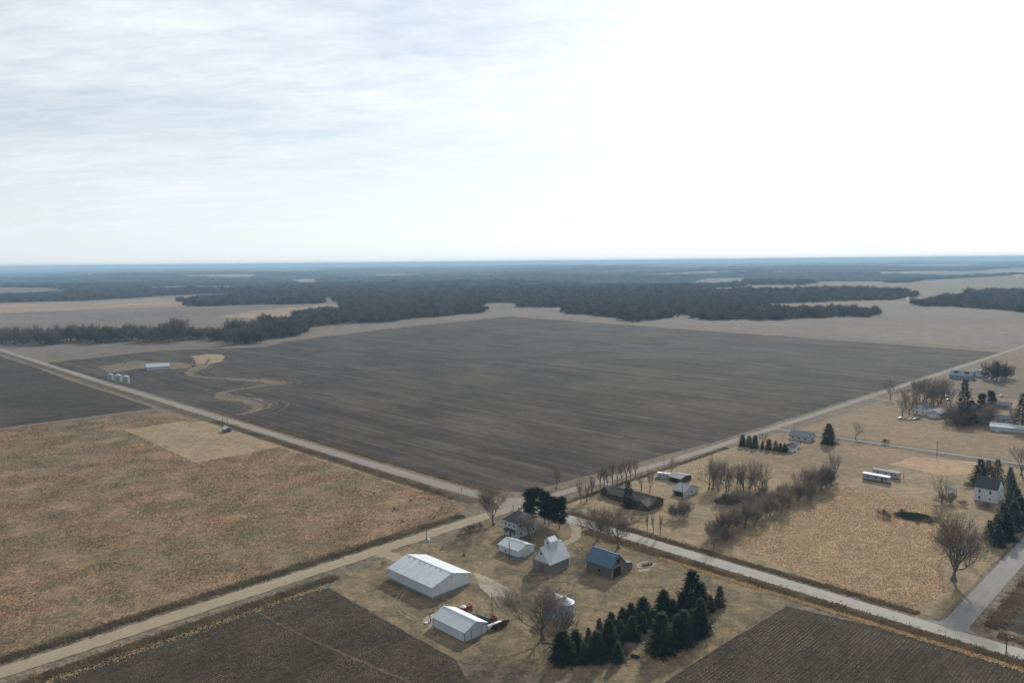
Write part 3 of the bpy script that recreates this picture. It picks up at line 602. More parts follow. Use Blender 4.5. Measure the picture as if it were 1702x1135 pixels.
# paddock and white house
tree('big0', 1585, 964, 118, 'large forked bare tree at the paddock corner by the side lane', wide=1.0)
tree('mid2', 1612, 925, 50, 'grey bare tree between the large forked tree and the cedars', wide=1.0)
tree('mid0', 1565, 835, 52, 'bare tree at the far edge of the paddock, left of the white house', wide=.85)
for i, (x, y, u) in enumerate([(1568,838,22),(1580,836,20)]): tree(f'bush{i}', x, y, u, f'leafless shrub under the bare tree left of the white house, {("left","right")[i]} of two', 'shrubs under the paddock tree', wide=1.2)
for i, (x, y, u) in enumerate([(1600,840,12),(1608,810,11),(1622,806,12),(1640,845,12),(1467,858,14),(1475,862,10)]):
    tree(f'bush{i%3}', x, y, u, 'small dark scrub bush near the pond and the white house', 'scrub near the white house', wide=1.4)
for i, (x, y, u, k) in enumerate([(1628,806,44,0),(1642,802,38,1),(1657,802,40,3)]): tree(f'spruce{k}', x, y, u, f'dark spruce behind the white house, {ORD[i]} from the left', 'spruces behind the white house', wide=1.3)
tree('mid1', 1645, 806, 46, 'bare tree rising just behind the roof of the white house', wide=1.0)
for i, (x, y, u) in enumerate([(1679,800,24),(1681,812,28),(1682,825,30),(1684,838,36),(1690,853,42),(1676,862,44),(1694,868,44),(1667,878,44),(1684,880,48),(1656,893,40),(1672,897,46),(1644,897,34),(1658,907,36)]):
    tree(f'spruce{i%4}', x, y, u, f'dark evergreen in the tall screen right of the white house, {ORD[i]} from the far end', 'evergreen screen by the side lane', wide=1.3)
tree('mid1', 1698, 790, 62, 'spreading bare tree at the right edge beyond the evergreen screen', wide=1.0)
# evergreen row and trees along the upper street
for i, (x, y, u) in enumerate([(1234,741,19),(1245,742,19),(1255,744,21),(1267,746,13),(1278,747,18),(1289,749,17),(1297,750,14),(1304,751,15)]):
    tree(f'cedar{i%2}', x, y, u, f'dark cedar in the short row beyond the thicket, {ORD[i]} from the left', 'cedars in a short row', wide=1.7)
tree('mid0', 1268, 741, 26, 'bare tree behind the short row of cedars', wide=.8)
tree('spruce2', 1377, 737, 34, 'single cone shaped spruce beside the upper street', wide=1.4)
tree('mid2', 1422, 729, 35, 'single bare tree beyond the upper street', wide=.85)
tree('bush1', 1472, 738, 11, 'small bare bush beside the upper street')
tree('bush2', 1326, 742, 14, 'scrubby bush beside the little shed at the end of the cedar row', wide=1.1)
for i, (x, y, u) in enumerate([(1480,663,38),(1500,690,34),(1506,676,40),(1515,680,46),(1524,672,46),(1533,674,50),(1540,668,46),(1548,672,52),(1556,666,44),(1564,670,50),(1570,664,40),(1518,664,36),(1511,688,38),(1528,664,40),(1544,678,44),(1552,676,46),(1560,676,40),(1566,662,36),(1537,664,38),(1580,676,38)]):
    tree(f'mid{i%3}', x, y, u, 'bare tree in the grove round the far white gabled house' if i else 'bare tree by the field road at the mouth of the far drive', 'grove round the far houses' if i else None, wide=.9)
tree('spruce0', 1602, 694, 64, 'tall ragged spruce rising above the far farmstead', wide=1.0)
for i in range(16): tree(('mid0','bush1','mid2','bush0')[i%4], 1572+i*5+r5.uniform(-4,4), 706+r5.uniform(-8,6)-max(0,i-10)*2, r5.uniform(24,42), 'bare tree in the dark clump below the tall far spruce', 'clump below the tall spruce', wide=.95, cat='tree', name='bare_tree')
for i in range(5): tree(f'spruce{i%4}', 1596+i*9, 704-i*2+(i%2)*4, 30+3*(i%3), f'dark evergreen buried in the far clump, {ORD[i]} from the left', 'evergreens in the far clump', wide=1.4)
tree('pine0', 1632, 682, 30, 'left of two small dark pines behind the far clump'); tree('pine1', 1647, 680, 32, 'right of two small dark pines behind the far clump')
tree('spruce3', 1698, 716, 64, 'tall dark spruce at the right edge behind the long white shed', wide=1.1)
tree('mid1', 1686, 716, 48, 'bare tree behind the right end of the long white shed', wide=.8)
for i, (x, y, u) in enumerate([(1648,630,36),(1657,634,38),(1665,631,34),(1672,629,28)]): tree(f'belt{i%3}', x, y, u, f'bare tree by the farthest houses on the field road, {ORD[i]} from the left', 'trees by the farthest houses', wide=.7)
# tree belt behind the field on the left
r6 = random.Random(6)
for i in range(64):
    x = -12+i*6.9+r6.uniform(-3,3); y = 572-max(0, x-60)*.026+r6.uniform(-5,2); u = r6.uniform(22,33)*(1.25 if 275 < x < 300 else 1)
    if 325 < x < 385: u *= .75
    tree(f'belt{i%3}', x, y, u, 'bare tree in the long belt behind the pale field on the left', 'trees of the left field belt', wide=1.0)
for i in range(26):
    tree(f'wood{i%3}', 388+(i%13)*5+r6.uniform(-3,3), 571-(i//13)*10-max(0,(i%13)-8)*2.5+r6.uniform(-3,2), r6.uniform(22,36), 'bare tree at the back corner of the stubble field', 'trees at the back corner of the field', wide=1.0)
# ------------------------------------------------------------------ woodland, one mass to the horizon
U = [[(-300,456),(0,454),(400,450),(850,447),(1150,445),(1150,480),(1100,492),(950,490),(800,500),(600,499),(520,494),(430,486),(330,489),(250,492),(130,499),(0,503),(-300,509)],
     [(540,494),(800,494),(1000,488),(1270,486),(1440,485),(1522,488),(1525,495),(1440,500),(1300,503),(1258,509),(1300,515),(1420,519),(1425,528),(1310,533),(1200,530),(1118,521),(1112,534),(1060,537),(1000,526),(945,521),(945,510),(860,511),(850,503),(798,505),(796,521),(700,530),(640,535),(560,541),(500,552),(460,566),(430,566),(432,540),(500,526),(590,516),(590,507)],
     [(1535,507),(1560,496),(1640,489),(1800,486),(1800,522),(1702,518),(1600,511)], [(1235,466),(1345,470),(1335,475),(1240,473)], [(1120,480),(1150,466),(1240,474),(1200,478)], [(1480,463),(1520,462),(1520,467),(1480,467)],
     [(1150,445),(1800,439),(1800,457),(1420,460),(1300,463),(1230,464),(1150,472)], [(320,498),(430,491),(500,496),(540,503),(470,505),(325,510)]]
U = [[G(*p) for p in q] for q in U]
HOLES = [[G(*p) for p in q] for q in ([(630,490),(660,485),(725,481),(728,486),(660,491)], [(480,462),(500,460),(532,461),(532,465),(500,466)], [(1210,464),(1260,461),(1300,463),(1250,466)], [(300,459),(420,457),(430,459),(310,461)], [(1450,452),(1702,448),(1702,451),(1460,454)])]
def wood_points():
    n = 230000; d = np.exp(nrg.uniform(math.log(1050), math.log(30000), n)); az = nrg.uniform(-.66, .66, n)
    # thin out: spacing grows with distance
    s = np.maximum(10.5, d/190); keep = nrg.uniform(0, 1, n) < np.clip((d*d/(s*s*1.6))/(190*190/1.6), 0, 1)
    d, az, s = d[keep], az[keep], s[keep]; P = np.c_[d*np.sin(az), d*np.cos(az)]
    off = np.array([(mnoise.noise(Vector((p[0]/170, p[1]/170, 1.7)))+.6*mnoise.noise(Vector((p[0]/55, p[1]/55, 4.7))), mnoise.noise(Vector((p[0]/170, p[1]/170, 8.7)))+.6*mnoise.noise(Vector((p[0]/55, p[1]/55, 6.7)))) for p in P])
    Q = P; P = P+off*np.c_[np.full(len(P), 55.), np.full(len(P), 80.)]
    c = np.zeros(len(P), bool)
    for q in U: c |= np_inside(P, q)
    for q in HOLES: c &= ~np_inside(P, q)
    P = Q; far = d > 9500
    g = np.array([mnoise.noise(Vector((p[0]/1900, p[1]/1500, 6.)))+.5*mnoise.noise(Vector((p[0]/600, p[1]/800, 2.))) for p in P]); c &= ~((d > 3600) & (g > .20))
    f = np.array([mnoise.noise(Vector((p[0]/2600, p[1]/900, 1.))) for p in P]); c |= far & (f > -.12)
    return P[c], s[c]
P, sp_c = wood_points()
pm = bpy.data.meshes.new('woodland'); pm.from_pydata([(x, y, relief(x, y)-.3) for x, y in P], [], [])
k = np.clip(nrg.normal(.92, .3, len(P)), .4, 1.75); sw_ = np.maximum(1., sp_c/11.5)
at_ = pm.attributes.new('tree_scale', 'FLOAT_VECTOR', 'POINT'); at_.data.foreach_set('vector', np.c_[k*sw_, k*sw_, k*np.minimum(sw_, 1.25)].ravel().astype(np.float32))
at_ = pm.attributes.new('tree_turn', 'FLOAT_VECTOR', 'POINT'); at_.data.foreach_set('vector', np.c_[np.zeros(len(P)), np.zeros(len(P)), nrg.uniform(0, 6.28, len(P))].ravel().astype(np.float32))
wo = bpy.data.objects.new('woodland', pm); S.collection.objects.link(wo); wo['kind'] = 'stuff'; wo['label'] = 'bare grey brown woodland covering the hills to the horizon'; wo['category'] = 'woodland'
gn = bpy.data.node_groups.new('scatter_trees', 'GeometryNodeTree')
gn.interface.new_socket('Geometry', in_out='INPUT', socket_type='NodeSocketGeometry'); gn.interface.new_socket('Geometry', in_out='OUTPUT', socket_type='NodeSocketGeometry')
gi = node(gn, 'NodeGroupInput'); go = node(gn, 'NodeGroupOutput'); ip = node(gn, 'GeometryNodeInstanceOnPoints'); src = node(gn, 'GeometryNodeJoinGeometry')
for q in range(3):
    oi = node(gn, 'GeometryNodeObjectInfo'); oi.inputs['Object'].default_value = [c for c in PROTO[f'wood{q}'][6][0].children if c.name.startswith('crown')][0]
    oi.inputs['As Instance'].default_value = True; gn.links.new(oi.outputs['Geometry'], src.inputs[0])
ip.inputs['Pick Instance'].default_value = True
na = node(gn, 'GeometryNodeInputNamedAttribute', data_type='FLOAT_VECTOR'); na.inputs[0].default_value = 'tree_scale'
nb = node(gn, 'GeometryNodeInputNamedAttribute', data_type='FLOAT_VECTOR'); nb.inputs[0].default_value = 'tree_turn'
gn.links.new(gi.outputs[0], ip.inputs['Points']); gn.links.new(src.outputs['Geometry'], ip.inputs['Instance']); gn.links.new(na.outputs[0], ip.inputs['Scale']); gn.links.new(nb.outputs[0], ip.inputs['Rotation']); gn.links.new(ip.outputs[0], go.inputs[0])
md = wo.modifiers.new('scatter', 'NODES'); md.node_group = gn
#BUILDINGS
# ------------------------------------------------------------------ buildings
def footprint(PL, PF, PR):
    a, f, r_ = GA(*PL), GA(*PF), GA(*PR); L = a[0]-f[0]; Wd = r_[1]-f[1]
    b0 = (a[1]+f[1])/2; a0 = (f[0]+r_[0])/2
    return W(a0+L/2, b0+Wd/2), L, Wd
def gable_walls(L, Wd, e, r_, t=.0):
    m = MB(); y = Wd/2; return m.prism([(-y,0),(y,0),(y,e),(0,r_),(-y,e)], -L/2, L/2)
def gable_roof(L, Wd, e, r_, ov=.45, th=.16):
    y = Wd/2+ov; s = (r_-e)/(Wd/2); ze = e-s*ov+.05; m = MB(); x = L/2+ov
    return m.prism([(-y,ze),(0,r_+.05),(y,ze),(y,ze+th),(0,r_+.05+th),(-y,ze+th)], -x, x)
def window(t, x, y, z, w_, h, face, pane=True, frame='white_paint'):
    """face: '-y','+y' wall normals or '-x','+x'"""
    s = -1 if face[0] == '-' else 1; d0, d1, d2 = sorted((0, s*.06)), sorted((s*.055, s*.085)), 0
    m = MB(); g = MB(); k = .12
    def bx(mm, u0, u1, z0, z1, d):
        if face[1] == 'y': mm.box(x+u0, x+u1, y+d[0], y+d[1], z+z0, z+z1)
        else: mm.box(x+d[0], x+d[1], y+u0, y+u1, z+z0, z+z1)
    for u0, u1, z0, z1 in ((-w_/2-k, -w_/2, -k, h+k), (w_/2, w_/2+k, -k, h+k), (-w_/2, w_/2, -k, 0), (-w_/2, w_/2, h, h+k)): bx(m, u0, u1, z0, z1, d0)
    f = m.build('window', M[frame], t); bx(g, -w_/2, w_/2, 0, h, sorted((s*.005, s*.03))); g.build('pane', M['glass'], f); return f
def door(t, x, y, w_, h, face, mat='white_metal', z=.02, th=.08):
    s = -1 if face[0] == '-' else 1; d = sorted((0.004*s, s*th)); m = MB()
    if face[1] == 'y': m.box(x-w_/2, x+w_/2, y+d[0], y+d[1], z, z+h)
    else: m.box(x+d[0], x+d[1], y-w_/2, y+w_/2, z, z+h)
    return m.build('door', M[mat], t)
def skirt(t, L, Wd, h, mat='blue_band', d=.04):
    m = MB(); x, y = L/2, Wd/2
    m.box(-x-d, x+d, -y-d, -y-.003, 0, h).box(-x-d, x+d, y+.003, y+d, 0, h).box(-x-d, -x-.003, -y, y, 0, h).box(x+.003, x+d, -y, y, 0, h); return m.build('wall_base', M[mat], t)
def gable(name, label, cat, c, rz, L, Wd, e, r_, wall='white_metal', roof='white_roof', base=None, ov=.4, group=None):
    t = thing(name, label, cat, c, rz, group); gable_walls(L, Wd, e, r_).build('wall', M[wall], t); ro = gable_roof(L, Wd, e, r_, ov).build('roof', M[roof], t)
    m = MB(); m.box(-L/2-ov-.01, L/2+ov+.01, -.2, .2, r_+.205, r_+.25); m.build('ridge_cap', M[roof], ro)
    if base: skirt(t, L, Wd, base)
    return t, ro
AR, BR = math.radians(-45), math.radians(45)
def gpx(name, label, cat, PL, PF, PR, eave, ridge, ridge_along='A', **kw):
    c, L, Wd = footprint(PL, PF, PR); e = hgt(PF[0], PF[1], eave); mx, my = ((PF[0]+PR[0])/2, (PF[1]+PR[1])/2) if ridge_along == 'A' else ((PF[0]+PL[0])/2, (PF[1]+PL[1])/2)
    r_ = hgt(mx, my, ridge)
    if ridge_along == 'A': t, ro = gable(name, label, cat, c, AR, L, Wd, e, r_, **kw); return t, ro, L, Wd, e, r_
    t, ro = gable(name, label, cat, c, BR, Wd, L, e, r_, **kw); return t, ro, Wd, L, e, r_
# big machine shed
t, ro, L, Wd, e, r_ = gpx('machine_shed', 'largest white metal machine shed in the farmyard near the gravel road', 'shed', (646,963), (721,996), (782,970), 19.5, 31, base=.75)
for i in range(7):
    x = -L/2+2.2+i*(L-5)/6.6; s = (r_-e)/(Wd/2); m = MB(); y0, y1 = -1.3, -.5
    m.add([(x,y0,r_+y0*s+.24),(x+.3,y0,r_+y0*s+.24),(x+.3,y1,r_+y1*s+.24),(x,y1,r_+y1*s+.24),(x,y0,r_+y0*s+.32),(x+.3,y0,r_+y0*s+.32),(x+.3,y1,r_+y1*s+.32),(x,y1,r_+y1*s+.32)], [(3,2,1,0),(4,5,6,7),(0,1,5,4),(1,2,6,5),(2,3,7,6),(3,0,4,7)])
    m.build('roof_vent', M['grey_roof'], ro)
MB().box(L/2+.003, L/2+.05, -.3, .3, r_-1.7, r_-1.1).build('gable_vent', M['grey_roof'], t)
d = door(t, -L*.0, Wd/2, 6, e-.5, '+y'); 
for x in (-L/2, L/2):
    for y in (-Wd/2, Wd/2): MB().box(x-.09, x+.09, y-.09, y+.09, 0, e-.05).build('corner_trim', M['pale_grey'], t)
# small white shed
t, ro, L, Wd, e, r_ = gpx('small_shed', 'small white metal shed with sliding door beside the farm machinery', 'shed', (720,1041), (773.5,1067), (809,1049), 16, 25.5)
d = door(t, L/2, .3, 4.0, e-.2, '+x', 'pale_grey', .02, .1)
for y in (-1.85, 2.4): MB().box(L/2+.1, L/2+.14, y-.12, y+.12, .1, e-.3).build('door_frame', M['blue_band'], d)
MB().box(L/2+.004, L/2+.16, -2.6, 4., e-.16, e-.02).build('door_track', M['silver'], t)
for x in (-L/2, L/2):
    for y in (-Wd/2, Wd/2): MB().box(x-.2, x+.2, y-.05, y+.05, 0, e-.1).build('corner_trim', M['blue_band'], t)
for x in (-L*.36, L*.36): MB().box(x-.25, x+.25, -Wd/2-.03, -Wd/2-.003, 0, e-.15).build('wall_panel', M['white_paint'], t)
# garage behind the utility pole
t, ro, L, Wd, e, r_ = gpx('garage', 'low white garage between the farmhouse and the crib with rooftop cupola', 'garage', (829.5,917), (862,929), (888,918.5), 13, 19.5, base=.7)
door(t, L/2, -.1, 4.2, e-.5, '+x', 'pale_grey'); window(t, -L*.15, -Wd/2, 1.1, .9, .8, '-y')
# corn crib with cupola, ridge running away to the upper right
t, ro, L, Wd, e, r_ = gpx('corn_crib', 'grey slatted corn crib with white metal roof and rooftop cupola', 'crib', (883,944), (911,954), (949,942), 17.5, 39, 'B', wall='crib_wood')
m = MB(); m.add([(-L/2-.05,-Wd/2-.02,e-.1),(-L/2-.05,Wd/2+.02,e-.1),(-L/2-.05,0,r_),(-L/2-.004,-Wd/2-.02,e-.1),(-L/2-.004,Wd/2+.02,e-.1),(-L/2-.004,0,r_)], [(0,2,1),(3,4,5),(0,1,4,3),(1,2,5,4),(2,0,3,5)])
g = m.build('gable', M['white_metal'], t); MB().box(-L/2-.12, -L/2-.05, -.35, .35, r_-2.3, r_-1.5).build('gable_window', M['glass'], g)
cw = Wd*.19; m = MB(); m.prism([(-cw,r_-cw*1.25),(cw,r_-cw*1.25),(cw,r_+1.7),(0,r_+2.9),(-cw,r_+1.7)], -L*.17, L*.17); cu = m.build('cupola', M['white_metal'], t)
m = MB(); y = cw+.25; m.prism([(-y,r_+1.55),(0,r_+2.95),(y,r_+1.55),(y,r_+1.68),(0,r_+3.1),(-y,r_+1.68)], -L*.17-.25, L*.17+.25); m.build('cupola_roof', M['white_roof'], cu)
MB().box(-L*.17-.05, -L*.17-.004, -.4, .4, r_+.6, r_+1.5).build('cupola_window', M['glass'], cu)
door(t, -L/2, 0, 2.6, 3., '-x', 'barn_wood')
for y in (-Wd/2, Wd/2): MB().box(-L/2, L/2, y-.06, y+.06, 0.0, .35).build('wall_base', M['concrete'], t)
MB().box(L/2-.15, L/2+.06, -Wd/2-.06, -Wd/2+.1, 0, e).build('corner_trim', M['white_paint'], t)
# barn
t, ro, L, Wd, e, r_ = gpx('barn', 'weathered wooden barn with a blue metal roof and open gable', 'barn', (973,948), (1016.5,961), (1041,951), 18.5, 35, wall='barn_wood', roof='blue_roof')
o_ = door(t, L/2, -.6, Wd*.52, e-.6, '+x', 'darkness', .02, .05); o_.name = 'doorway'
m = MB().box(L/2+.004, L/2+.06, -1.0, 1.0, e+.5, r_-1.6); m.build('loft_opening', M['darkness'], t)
m = MB(); m.box(L/2+.06, L/2+.16, -Wd*.42, Wd*.28, e-.5, e-.28).box(L/2+.06, L/2+.16, -Wd/2-.02, -Wd/2+.28, 0, e).box(L/2+.06, L/2+.16, Wd/2-.25, Wd/2+.02, 0, e); m.build('door_frame', M['planks'], t)
lw = 5.2; m = MB(); m.prism([(Wd/2+.004,0),(Wd/2+lw,0),(Wd/2+lw,2.3),(Wd/2+.004,e-.5)], -L/2+1, L/2-.4); lt = m.build('lean_to', M['barn_wood'], t)
m = MB(); m.prism([(Wd/2+.05,e-.46),(Wd/2+lw+.35,2.2),(Wd/2+lw+.35,2.34),(Wd/2+.05,e-.32)], -L/2+.8, L/2-.1); m.build('lean_to_roof', M['grey_roof'], lt)
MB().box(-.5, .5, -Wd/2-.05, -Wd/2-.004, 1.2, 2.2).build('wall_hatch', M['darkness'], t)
# farmhouse with hip roof
c, L, Wd = footprint((840,888), (860,895.5), (889,882)); t = thing('farmhouse', 'two storey white farmhouse with dark hip roof at the crossroads', 'house', c, AR)
e = hgt(860, 895, 25); L, Wd = max(L, 8), max(Wd, 9)
MB().box(-L/2, L/2, -Wd/2, Wd/2, 0, e).build('wall', M['pale_grey'], t)  # white walls, their shade put into the colour as pale grey
m = MB(); x, y, q = L/2+.5, Wd/2+.5, 1.2; m.add([(-x,-y,e),(x,-y,e),(x,y,e),(-x,y,e),(-q,-q*.4,e+3.1),(q,-q*.4,e+3.1),(q,q*.4,e+3.1),(-q,q*.4,e+3.1)], [(3,2,1,0),(4,5,6,7),(0,1,5,4),(1,2,6,5),(2,3,7,6),(3,0,4,7)]); ro = m.build('roof', M['dark_roof'], t)
MB().prism([(-1.9,e+.1),(1.9,e+.1),(1.9,e+1.7),(0,e+2.9),(-1.9,e+1.7)], 1.4, L/2+.2).build('dormer', M['grey_roof'], ro); MB().box(-1.9, -1.2, .6, 1.3, e+1.2, e+4.1).build('chimney', M['concrete'], ro)
for x in (-L*.3, -L*.02, L*.3): window(t, x, -Wd/2, e-2.1, .8, 1.2, '-y', frame='pale_grey')
for x in (-L*.3, L*.3): window(t, x, -Wd/2, 1.0, .8, 1.3, '-y', frame='pale_grey')
for y in (-Wd*.3, Wd*.05, Wd*.33): window(t, L/2, y, e-2.1, .8, 1.2, '+x', frame='pale_grey'); window(t, L/2, y, 1.0, .8, 1.3, '+x', frame='pale_grey')
m = MB(); m.prism([(-Wd/2-1.7,2.75),(-Wd/2-.004,3.3),(-Wd/2-.004,3.45),(-Wd/2-1.7,2.9)], -L*.32, L*.42); m.build('porch_roof', M['dark_roof'], t)
for x in (-L*.3, L*.4): MB().box(x-.07, x+.07, -Wd/2-1.6, -Wd/2-1.46, 0, 2.8).build('porch_post', M['white_paint'], t)
door(t, L*.02, -Wd/2, 1., 2.1, '-y', 'brown_wall')
# brown ranch house
c, L, Wd = W(220, 331), 22, 9.5
c = G(1056, 834); t, ro = gable('ranch_house', 'long brown ranch house with dark roof across the paved road', 'house', c, AR, 25, 9.5, 2.9, 5.0, 'brown_wall', 'olive_roof', ov=.7)
m = MB(); m.prism([(6.,0),(12.4,0),(12.4,2.7),(9.2,4.3),(6.,2.7)], -8.5, -2); # front wing, turned below
m.v = [(y, x, z) for x, y, z in m.v]; m.f = [tuple(reversed(q)) for q in m.f]; wg = m.build('wing', M['brown_wall'], t)
m = MB(); m.prism([(5.4,2.45),(9.2,4.36),(13.,2.45),(13.,2.6),(9.2,4.52),(5.4,2.6)], -9.0, -1); m.v = [(y, x, z) for x, y, z in m.v]; m.f = [tuple(reversed(q)) for q in m.f]; m.build('wing_roof', M['olive_roof'], wg)
for x in (-9.5, -5.5, 2): window(t, x, -4.75, 1.0, 1.4, 1.1, '-y', frame='planks')
window(t, 12.5, 1.5, 1.0, 1.4, 1.1, '+x', frame='planks'); door(t, -2, -4.75, 1, 2.1, '-y', 'planks'); MB().box(-3, -2, .4, 1.3, 4.2, 5.9).build('chimney', M['concrete'], ro)
c = G(1013, 822); t, ro = gable('wood_shed', 'dark brown gabled shed at the left end of the brown house', 'shed', c, BR, 7, 5.5, 2.6, 4.4, 'brown_wall', 'olive_roof'); door(t, -3.5, 0, 1.6, 2.1, '-x', 'brown_wall')
t, ro, L, Wd, e, r_ = gpx('garage', 'grey garage with dark doorway, lower one of the two behind the brown house', 'garage', (1117.5,821.5), (1136.5,826.5), (1161,817.5), 8.5, 15.5, wall='pale_grey', roof='grey_roof')
door(t, 0, -Wd/2, L*.7, e-.5, '-y', 'darkness', th=.03); window(t, L/2, 0, 1.0, 1., .9, '+x')
t, ro, L, Wd, e, r_ = gpx('storage_shed', 'dark shed with a pale flat roof, beside the parked camper', 'shed', (1112,799.5), (1131,804), (1149,797.5), 8, 11, wall='brown_wall', roof='grey_roof'); door(t, -L*.1, -Wd/2, 3, e-.5, '-y', 'darkness', th=.03)
# white house by the side lane
t, ro, L, Wd, e, r_ = gpx('white_house', 'tall white house with black roof beside the evergreen screen', 'house', (1618,831), (1656,838), (1667,830), 23.5, 37, wall='white_paint', roof='dark_roof', ov=.3)
for x, z in ((-L*.27, 4.2), (L*.2, 4.2), (-L*.27, 1.2)): window(t, x, -Wd/2, z, .8, 1.5, '-y', frame='white_paint')
window(t, L*.2, -Wd/2, 1.6, .8, .6, '-y', frame='white_paint')
for y in (-Wd*.25, Wd*.25): window(t, L/2, y, 4.2, .8, 1.4, '+x'); window(t, L/2, y, 1.2, .8, 1.4, '+x')
MB().box(-.4, .4, -.4, .4, r_-.3, r_+1.1).build('chimney', M['concrete'], ro); skirt(t, L, Wd, .4, 'concrete')
m = MB(); m.prism([(Wd/2+.004,0),(Wd/2+3.4,0),(Wd/2+3.4,2.4),(Wd/2+.004,3.2)], -L*.3, L/2-.5); m.build('rear_wing', M['white_paint'], t)
# two trailers
for (PL, PF, lab, brk) in [((1433,796.5), (1477,804.5), 'nearer white mobile trailer with dark windows in the paddock behind the hedgerow', 1), ((1450,789.5), (1493,797.5), 'farther white mobile trailer standing behind its twin in the paddock', 0)]:
    a, f = GA(*PL), GA(*PF); L = a[0]-f[0]; c = W((a[0]+f[0])/2, f[1]+1.8); t = thing('mobile_trailer', lab, 'trailer', c, AR, 'mobile trailers'); h = 3.3
    MB().prism([(-1.7,.6),(1.7,.6),(1.7,h),(0,h+.25),(-1.7,h)], -L/2, L/2)  .build('body', M['silver_roof'], t)
    MB().prism([(-1.85,h+.01),(0,h+.28),(1.85,h+.01),(1.85,h+.1),(0,h+.38),(-1.85,h+.1)], -L/2-.15, L/2+.15).build('roof', M['grey_roof' if not brk else 'silver_roof'], t)
    MB().box(-L/2+.2, L/2-.2, -1.6, 1.6, .05, .6).build('skirting', M['rust'], t)
    for x in (-L*.3, L*.02, L*.38): window(t, x, -1.7, 1.7, 1.6 if brk else 1.1, .8, '-y', frame='pale_grey')
    door(t, L*.24, -1.7, .9, 2.0, '-y', 'brown_wall', .7); window(t, L/2, 0, 1.6, 1.2, .9, '+x', frame='pale_grey')
# house at the head of the upper street
t, ro = gable('street_house', 'low grey roofed house at the head of the upper street', 'house', G(1333, 730), AR, 13, 9, 2.8, 5.2, 'pale_grey', 'grey_roof'); [window(t, x, -4.5, 1, 1.2, 1.1, '-y') for x in (-4, 0, 4)]; door(t, 6.5, 0, 1, 2.1, '+x', 'brown_wall')
t, ro = gable('garden_shed', 'small white gabled shed behind the right end of the cedar row', 'shed', G(1313, 749), BR, 6, 5.5, 2.6, 4.6, 'white_paint', 'dark_roof'); window(t, -3, 0, 1.1, 1, 1, '-x'); door(t, 0, -2.75, 1.2, 2.1, '-y', 'pale_grey')
t, ro = gable('tool_shed', 'tiny white shed between the cedar row and the street house', 'shed', G(1323, 744), AR, 3.6, 3.2, 2.3, 3.3, 'white_paint', 'grey_roof'); door(t, 1.8, 0, 1., 1.9, '+x', 'pale_grey')
# far farmstead on the right
t, ro = gable('gabled_house', 'white gabled house with dark roof in the far grove', 'house', G(1533, 687), BR, 11, 8, 4.6, 8.2, 'white_paint', 'dark_roof'); [window(t, -5.5, y, z, .9, 1.3, '-x') for y in (-2, 2) for z in (1, 4)]; [window(t, x, -4, 1, 1, 1.3, '-y') for x in (-3, 2)]
t, ro = gable('grey_outbuilding', 'pale grey roofed outbuilding right of the far gabled house', 'shed', G(1556, 692), BR, 13, 9, 3.2, 5.4, 'pale_grey', 'grey_roof'); door(t, -6.5, 0, 4, 2.6, '-x', 'white_paint')
t, ro = gable('long_shed', 'long low white shed at the right edge below the far farmstead', 'shed', G(1674, 717), math.radians(-35), 19, 8, 3.2, 4.9, 'pale_grey', 'white_roof', base=.7); door(t, -5, -4, 3, 2.5, '-y', 'white_metal')
t, ro = gable('blue_house', 'blue grey house with dark dormers, left of the farthest two by the field road', 'house', G(1599, 629), AR, 19, 11, 3.6, 7.2, 'teal_paint', 'teal_paint'); [MB().box(x-1.6, x+1.6, -3.6, -1., 5.2, 7.4).build('dormer', M['dark_roof'], ro) for x in (-4.5, 4.5)]; [window(t, x, -5.5, 1, 1.4, 1.2, '-y') for x in (-7, -2, 3, 7)]
t, ro = gable('white_outbuilding', 'pale roofed outbuilding right of the blue grey house by the field road', 'shed', G(1631, 625), BR, 17, 11, 3.6, 6.6, 'pale_grey', 'white_roof'); door(t, -8.5, 0, 4, 3, '-x', 'white_metal')
t, ro = gable('green_house', 'grey green house half hidden behind the far clump of trees', 'house', G(1638, 690), AR, 12, 8, 4.5, 7, 'teal_paint', 'olive_roof'); [window(t, x, -4, 1.2, 1, 1.2, '-y') for x in (-3, 3)]
t, ro = gable('low_cottage', 'little blue grey cottage right of the far clump of trees', 'house', G(1667, 678), AR, 10, 7, 2.8, 4.8, 'teal_paint', 'grey_roof'); [window(t, x, -3.5, 1, 1, 1.1, '-y') for x in (-3, 2)]
t, ro = gable('grey_cottage', 'grey roofed hut just above the long low white shed', 'house', G(1670, 701), AR, 8, 6, 2.6, 4.6, 'pale_grey', 'grey_roof'); window(t, 0, -3, 1, 1, 1, '-y')
# left: field barn, roadside hut
c = G(262, 613.5); t, ro = gable('field_barn', 'white roofed barn standing alone in the left stubble field', 'barn', c, math.radians(30), 23, 11, 3.4, 6.4, 'pale_grey', 'white_roof'); door(t, -11.5, 0, 6, 3.2, '-x', 'darkness', th=.04); door(t, 4, -5.5, 4, 3, '-y', 'pale_grey')
c = G(377, 717.5); t, ro = gable('roadside_hut', 'tiny hut with a white roof beside the gravel road on the left', 'hut', c, AR, 5.2, 4.2, 2.4, 3.5, 'barn_wood', 'white_roof'); door(t, 2.6, 0, 1.2, 2, '+x', 'darkness', th=.03); window(t, 0, -2.1, 1, 1.3, .9, '-y')
